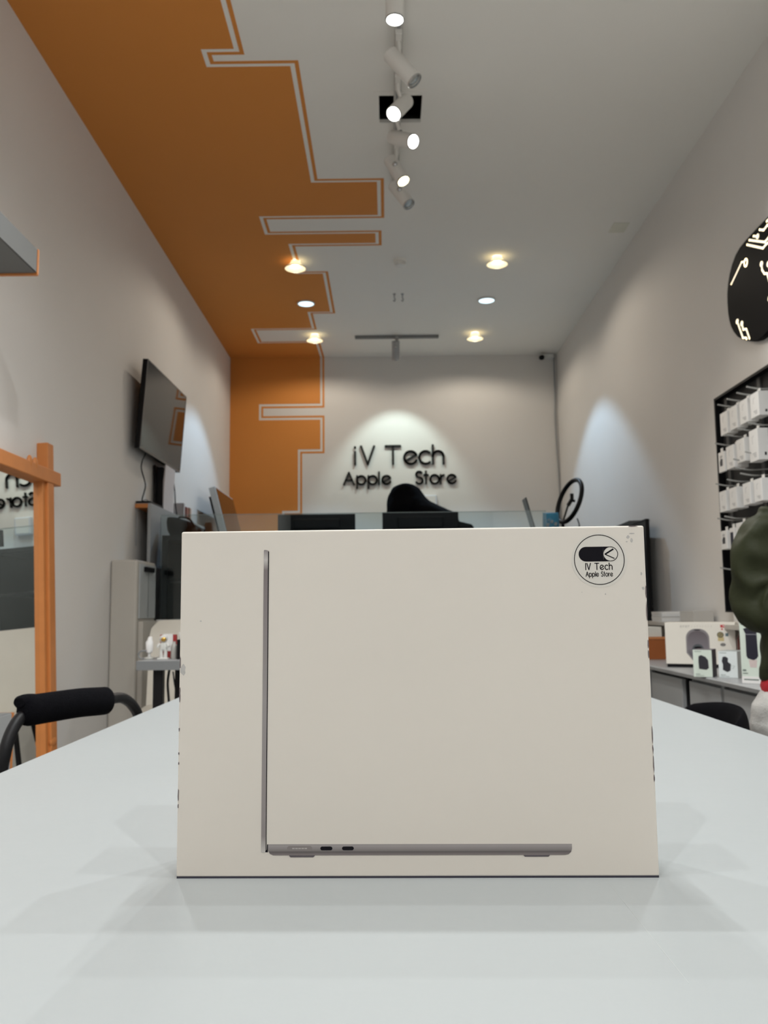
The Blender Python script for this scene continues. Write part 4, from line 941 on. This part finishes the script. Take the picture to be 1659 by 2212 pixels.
tag(MB().lathe([(.020, 0), (.022, .004), (.022, .125), (.014, .14), (.012, .153)]).build('bottle', mat('brown_red_glass', (.12, .035, .03), .2), None, smooth=True, loc=(1.470, 3.62, .86)), 'dark reddish bottle between the machine carton and the tall green carton', 'bottle')
tag(bx('carton', mat('orange_carton', (.75, .16, .06), .5), None, -.03, .03, -.03, .03, 0, .17, loc=(1.338, 3.02, .86), bevel=.002), 'bright orange carton peeking out right of the tall green carton', 'box')

# ------------------------------------------------------------------ person at the right edge
pr = thing('person', 'person in an olive green jacket and light grey trousers at the right edge', 'person', (1.128, 2.21, 0))
SKIN = mat('skin', (.52, .30, .21), .5, var=.05, scale=30)
OLIVE = mat('olive_nylon', (.024, .027, .013), .55, var=.15, scale=8, bump=.15, bscale=45, spec=.12)
PANTS = mat('grey_jersey', (.42, .41, .39), .85, var=.08, scale=40, bump=.3, bscale=300)
def limb(m, pts, rad, n=18, per=6):
    sp2 = smoothpath(pts, per); rr = []
    for i in range(len(pts)-1):
        for k in range(per): rr.append(rad[i]+(rad[i+1]-rad[i])*k/per)
    rr.append(rad[-1]); m.tube(sp2, rr, n)
def remesh(o, vs, sm=3):
    for p in o.data.polygons: p.use_smooth = True
    md = o.modifiers.new('skin', 'REMESH'); md.mode = 'VOXEL'; md.voxel_size = vs; md.use_smooth_shade = True
    if sm:
        s3 = o.modifiers.new('soft', 'SMOOTH'); s3.iterations = sm; s3.factor = .5
# arms: local coordinates, facing -Y
SHL, ELL, WRL = Vector((-.150, .01, 1.310)), Vector((-.178, .015, 1.120)), Vector((-.045, -.16, 1.110))
SHR, ELR, WRR = Vector((.150, .01, 1.310)), Vector((.185, .015, 1.105)), Vector((.070, -.17, 1.120))
body = MB()
body.loft([((0, 0, .84), (.13, 0, 0), (0, .085, 0)), ((0, 0, .95), (.12, 0, 0), (0, .08, 0)), ((0, 0, 1.10), (.115, 0, 0), (0, .078, 0)), ((0, 0, 1.28), (.145, 0, 0), (0, .085, 0)), ((0, 0, 1.35), (.11, 0, 0), (0, .06, 0)), ((0, .0, 1.385), (.05, 0, 0), (0, .05, 0)), ((0, -.005, 1.46), (.047, 0, 0), (0, .05, 0))])
body.ball((0, -.012, 1.545), .10, (.76, .95, 1.16), 28)                       # cranium
body.loft([((0, -.035, 1.440), (.026, 0, 0), (0, .030, 0)), ((0, -.045, 1.462), (.045, 0, 0), (0, .050, 0)), ((0, -.040, 1.50), (.060, 0, 0), (0, .064, 0)), ((0, -.035, 1.55), (.066, 0, 0), (0, .068, 0))])
body.loft([((0, -.100, 1.545), (.007, 0, 0), (0, .010, 0)), ((0, -.112, 1.525), (.009, 0, 0), (0, .012, 0)), ((0, -.120, 1.508), (.012, 0, 0), (0, .014, 0)), ((0, -.105, 1.500), (.010, 0, 0), (0, .010, 0))], 12)   # nose
for s_ in (-1, 1):
    body.ball((s_*.078, -.005, 1.525), .026, (.35, .65, 1.1), 14)             # ears
    body.ball((s_*.030, -.094, 1.562), .016, (1.4, .5, .4), 10)               # brow
body.ball((0, -.104, 1.484), .017, (1.3, .45, .30), 12); body.ball((0, -.102, 1.474), .016, (1.1, .45, .32), 12)   # lips
def hand(m, W_, dirv, palmn, thumb_side):
    d = Vector(dirv).normalized(); n_ = Vector(palmn); n_ = (n_-d*n_.dot(d)).normalized(); s_ = d.cross(n_)*thumb_side
    c0 = Vector(W_)
    m.loft([(c0-d*.02, s_*.026, n_*.019), (c0+d*.015, s_*.030, n_*.017), (c0+d*.05, s_*.039, n_*.015), (c0+d*.085, s_*.040, n_*.013), (c0+d*.095, s_*.036, n_*.010)], 20)
    for k, (off, L) in enumerate(((.030, .072), (.010, .080), (-.010, .075), (-.029, .058))):
        b0 = c0+d*.088+s_*off; p1 = b0+d*L*.42+n_*.010; p2 = p1+d*L*.22+n_*L*.28; p3 = p2-d*L*.02+n_*L*.26
        limb(m, [b0-d*.02, b0+d*.003, p1, p2, p3], [.0085, .0092, .0085, .0078, .0062], 10, 3)
    t0 = c0+d*.020+s_*.026; limb(m, [c0+d*.01+s_*.01, t0+s_*.010, t0+d*.030+s_*.024+n_*.010, t0+d*.055+s_*.020+n_*.022], [.013, .0125, .0105, .0075], 10, 3)
limb(body, [SHL, ELL, WRL], [.045, .036, .025]); limb(body, [SHR, ELR, WRR], [.045, .036, .025])
hand(body, WRL, (.75, -.55, .25), (.3, .5, .9), 1); hand(body, WRR, (-.70, -.45, .30), (-.3, .5, .9), -1)
for s_ in (-1, 1):
    limb(body, [(s_*.07, 0, .86), (s_*.085, .0, .48), (s_*.09, .01, .09)], [.085, .055, .038])
    body.loft([((s_*.09, .03, .05), (.038, 0, 0), (0, .045, 0)), ((s_*.09, -.03, .035), (.042, 0, 0), (0, .10, 0)), ((s_*.09, -.03, .012), (.042, 0, 0), (0, .11, 0))])
o = body.build('body', SKIN, pr); remesh(o, .0045, 2)
hair = MB(); hair.ball((0, .010, 1.575), .112, (.78, .92, 1.02), 26); hair.ball((0, .050, 1.53), .085, (.86, .75, 1.1), 22)
o = hair.build('hair', mat('dark_hair', (.018, .012, .009), .6, var=.3, scale=60, bump=.5, bscale=150), pr); remesh(o, .006, 2)
for s_ in (-1, 1):
    MB().ball((s_*.030, -.0985, 1.545), .0105, (1.25, .5, .75), 14).build('eye', mat('eye_white', (.8, .8, .78), .2), pr, smooth=True)
    MB().ball((s_*.030, -.1030, 1.545), .0048, (1, .5, 1), 12).build('iris', mat('iris_brown', (.05, .025, .015), .2), pr, smooth=True)
jac = MB()
jac.loft([((0, 0, .935), (.182, 0, 0), (0, .120, 0)), ((0, 0, .96), (.190, 0, 0), (0, .128, 0)), ((0, 0, 1.06), (.178, 0, 0), (0, .120, 0)), ((0, 0, 1.20), (.175, 0, 0), (0, .118, 0)), ((0, 0, 1.30), (.178, 0, 0), (0, .112, 0)), ((0, 0, 1.365), (.135, 0, 0), (0, .085, 0)), ((0, 0, 1.40), (.085, 0, 0), (0, .075, 0)), ((0, 0, 1.455), (.082, 0, 0), (0, .080, 0))], 40)
limb(jac, [SHL+Vector((.03, 0, .03)), SHL+Vector((-.012, 0, -.02)), ELL*.5+SHL*.5+Vector((-.02, .0, .0)), ELL+Vector((0, 0, -.005)), ELL*.5+WRL*.5+Vector((-.005, .0, -.01)), WRL], [.052, .058, .056, .057, .055, .040], 28)
limb(jac, [SHR+Vector((-.03, 0, .03)), SHR+Vector((.012, 0, -.02)), ELR*.5+SHR*.5+Vector((.02, 0, 0)), ELR, ELR*.5+WRR*.5, WRR], [.052, .058, .056, .057, .055, .040], 28)
# padded folds: rings round the sleeve
for c_, ax_, R_ in ((SHL*.65+ELL*.35, ELL-SHL, .050), (SHL*.25+ELL*.75, ELL-SHL, .050), (ELL*.75+WRL*.25, WRL-ELL, .050), (ELL*.45+WRL*.55, WRL-ELL, .045), (SHR*.4+ELR*.6, ELR-SHR, .050), (ELR*.5+WRR*.5, WRR-ELR, .046)):
    ax_ = ax_.normalized(); q_ = ax_.orthogonal().normalized(); q2 = ax_.cross(q_)
    jac.tube([c_+q_*R_*math.cos(2*PI*k/24)+q2*R_*math.sin(2*PI*k/24)+ax_*.012*math.sin(4*PI*k/24) for k in range(24)], .012, 8, closed=True)
o = jac.build('jacket', OLIVE, pr); remesh(o, .006, 2)
tx = bpy.data.textures.new('jacket_folds', 'WOOD'); tx.wood_type = 'BANDNOISE'; tx.noise_scale = .10; tx.turbulence = 9
dm = o.modifiers.new('folds', 'DISPLACE'); dm.texture = tx; dm.strength = .014; dm.mid_level = .55
MB().loft([((0, 0, .895), (.180, 0, 0), (0, .118, 0)), ((0, 0, .915), (.186, 0, 0), (0, .124, 0)), ((0, 0, .940), (.180, 0, 0), (0, .118, 0))], 40).build('shirt_hem', mat('red_shirt', (.42, .012, .02), .8), pr, smooth=True)
pt = MB()
pt.loft([((0, .0, .93), (.165, 0, 0), (0, .108, 0)), ((0, 0, .87), (.212, 0, 0), (0, .13, 0)), ((0, 0, .76), (.215, 0, 0), (0, .13, 0))], 32)
for s_ in (-1, 1): limb(pt, [(s_*.095, 0, .82), (s_*.10, .0, .66), (s_*.10, -.01, .46), (s_*.095, .01, .25), (s_*.09, .01, .09)], [.122, .104, .080, .067, .058], 24)
o = pt.build('trousers', PANTS, pr); remesh(o, .008, 3)
tx2 = bpy.data.textures.new('trouser_folds', 'CLOUDS'); tx2.noise_scale = .07
dm = o.modifiers.new('folds', 'DISPLACE'); dm.texture = tx2; dm.strength = .012; dm.mid_level = .5
for s_ in (-1, 1): MB().loft([((s_*.09, -.02, .0), (.050, 0, 0), (0, .135, 0)), ((s_*.09, -.02, .03), (.052, 0, 0), (0, .135, 0)), ((s_*.09, .0, .06), (.048, 0, 0), (0, .10, 0)), ((s_*.09, .03, .10), (.048, 0, 0), (0, .055, 0))], 28).build('shoe', mat('white_shoe', (.6, .6, .58), .5), pr, smooth=True)
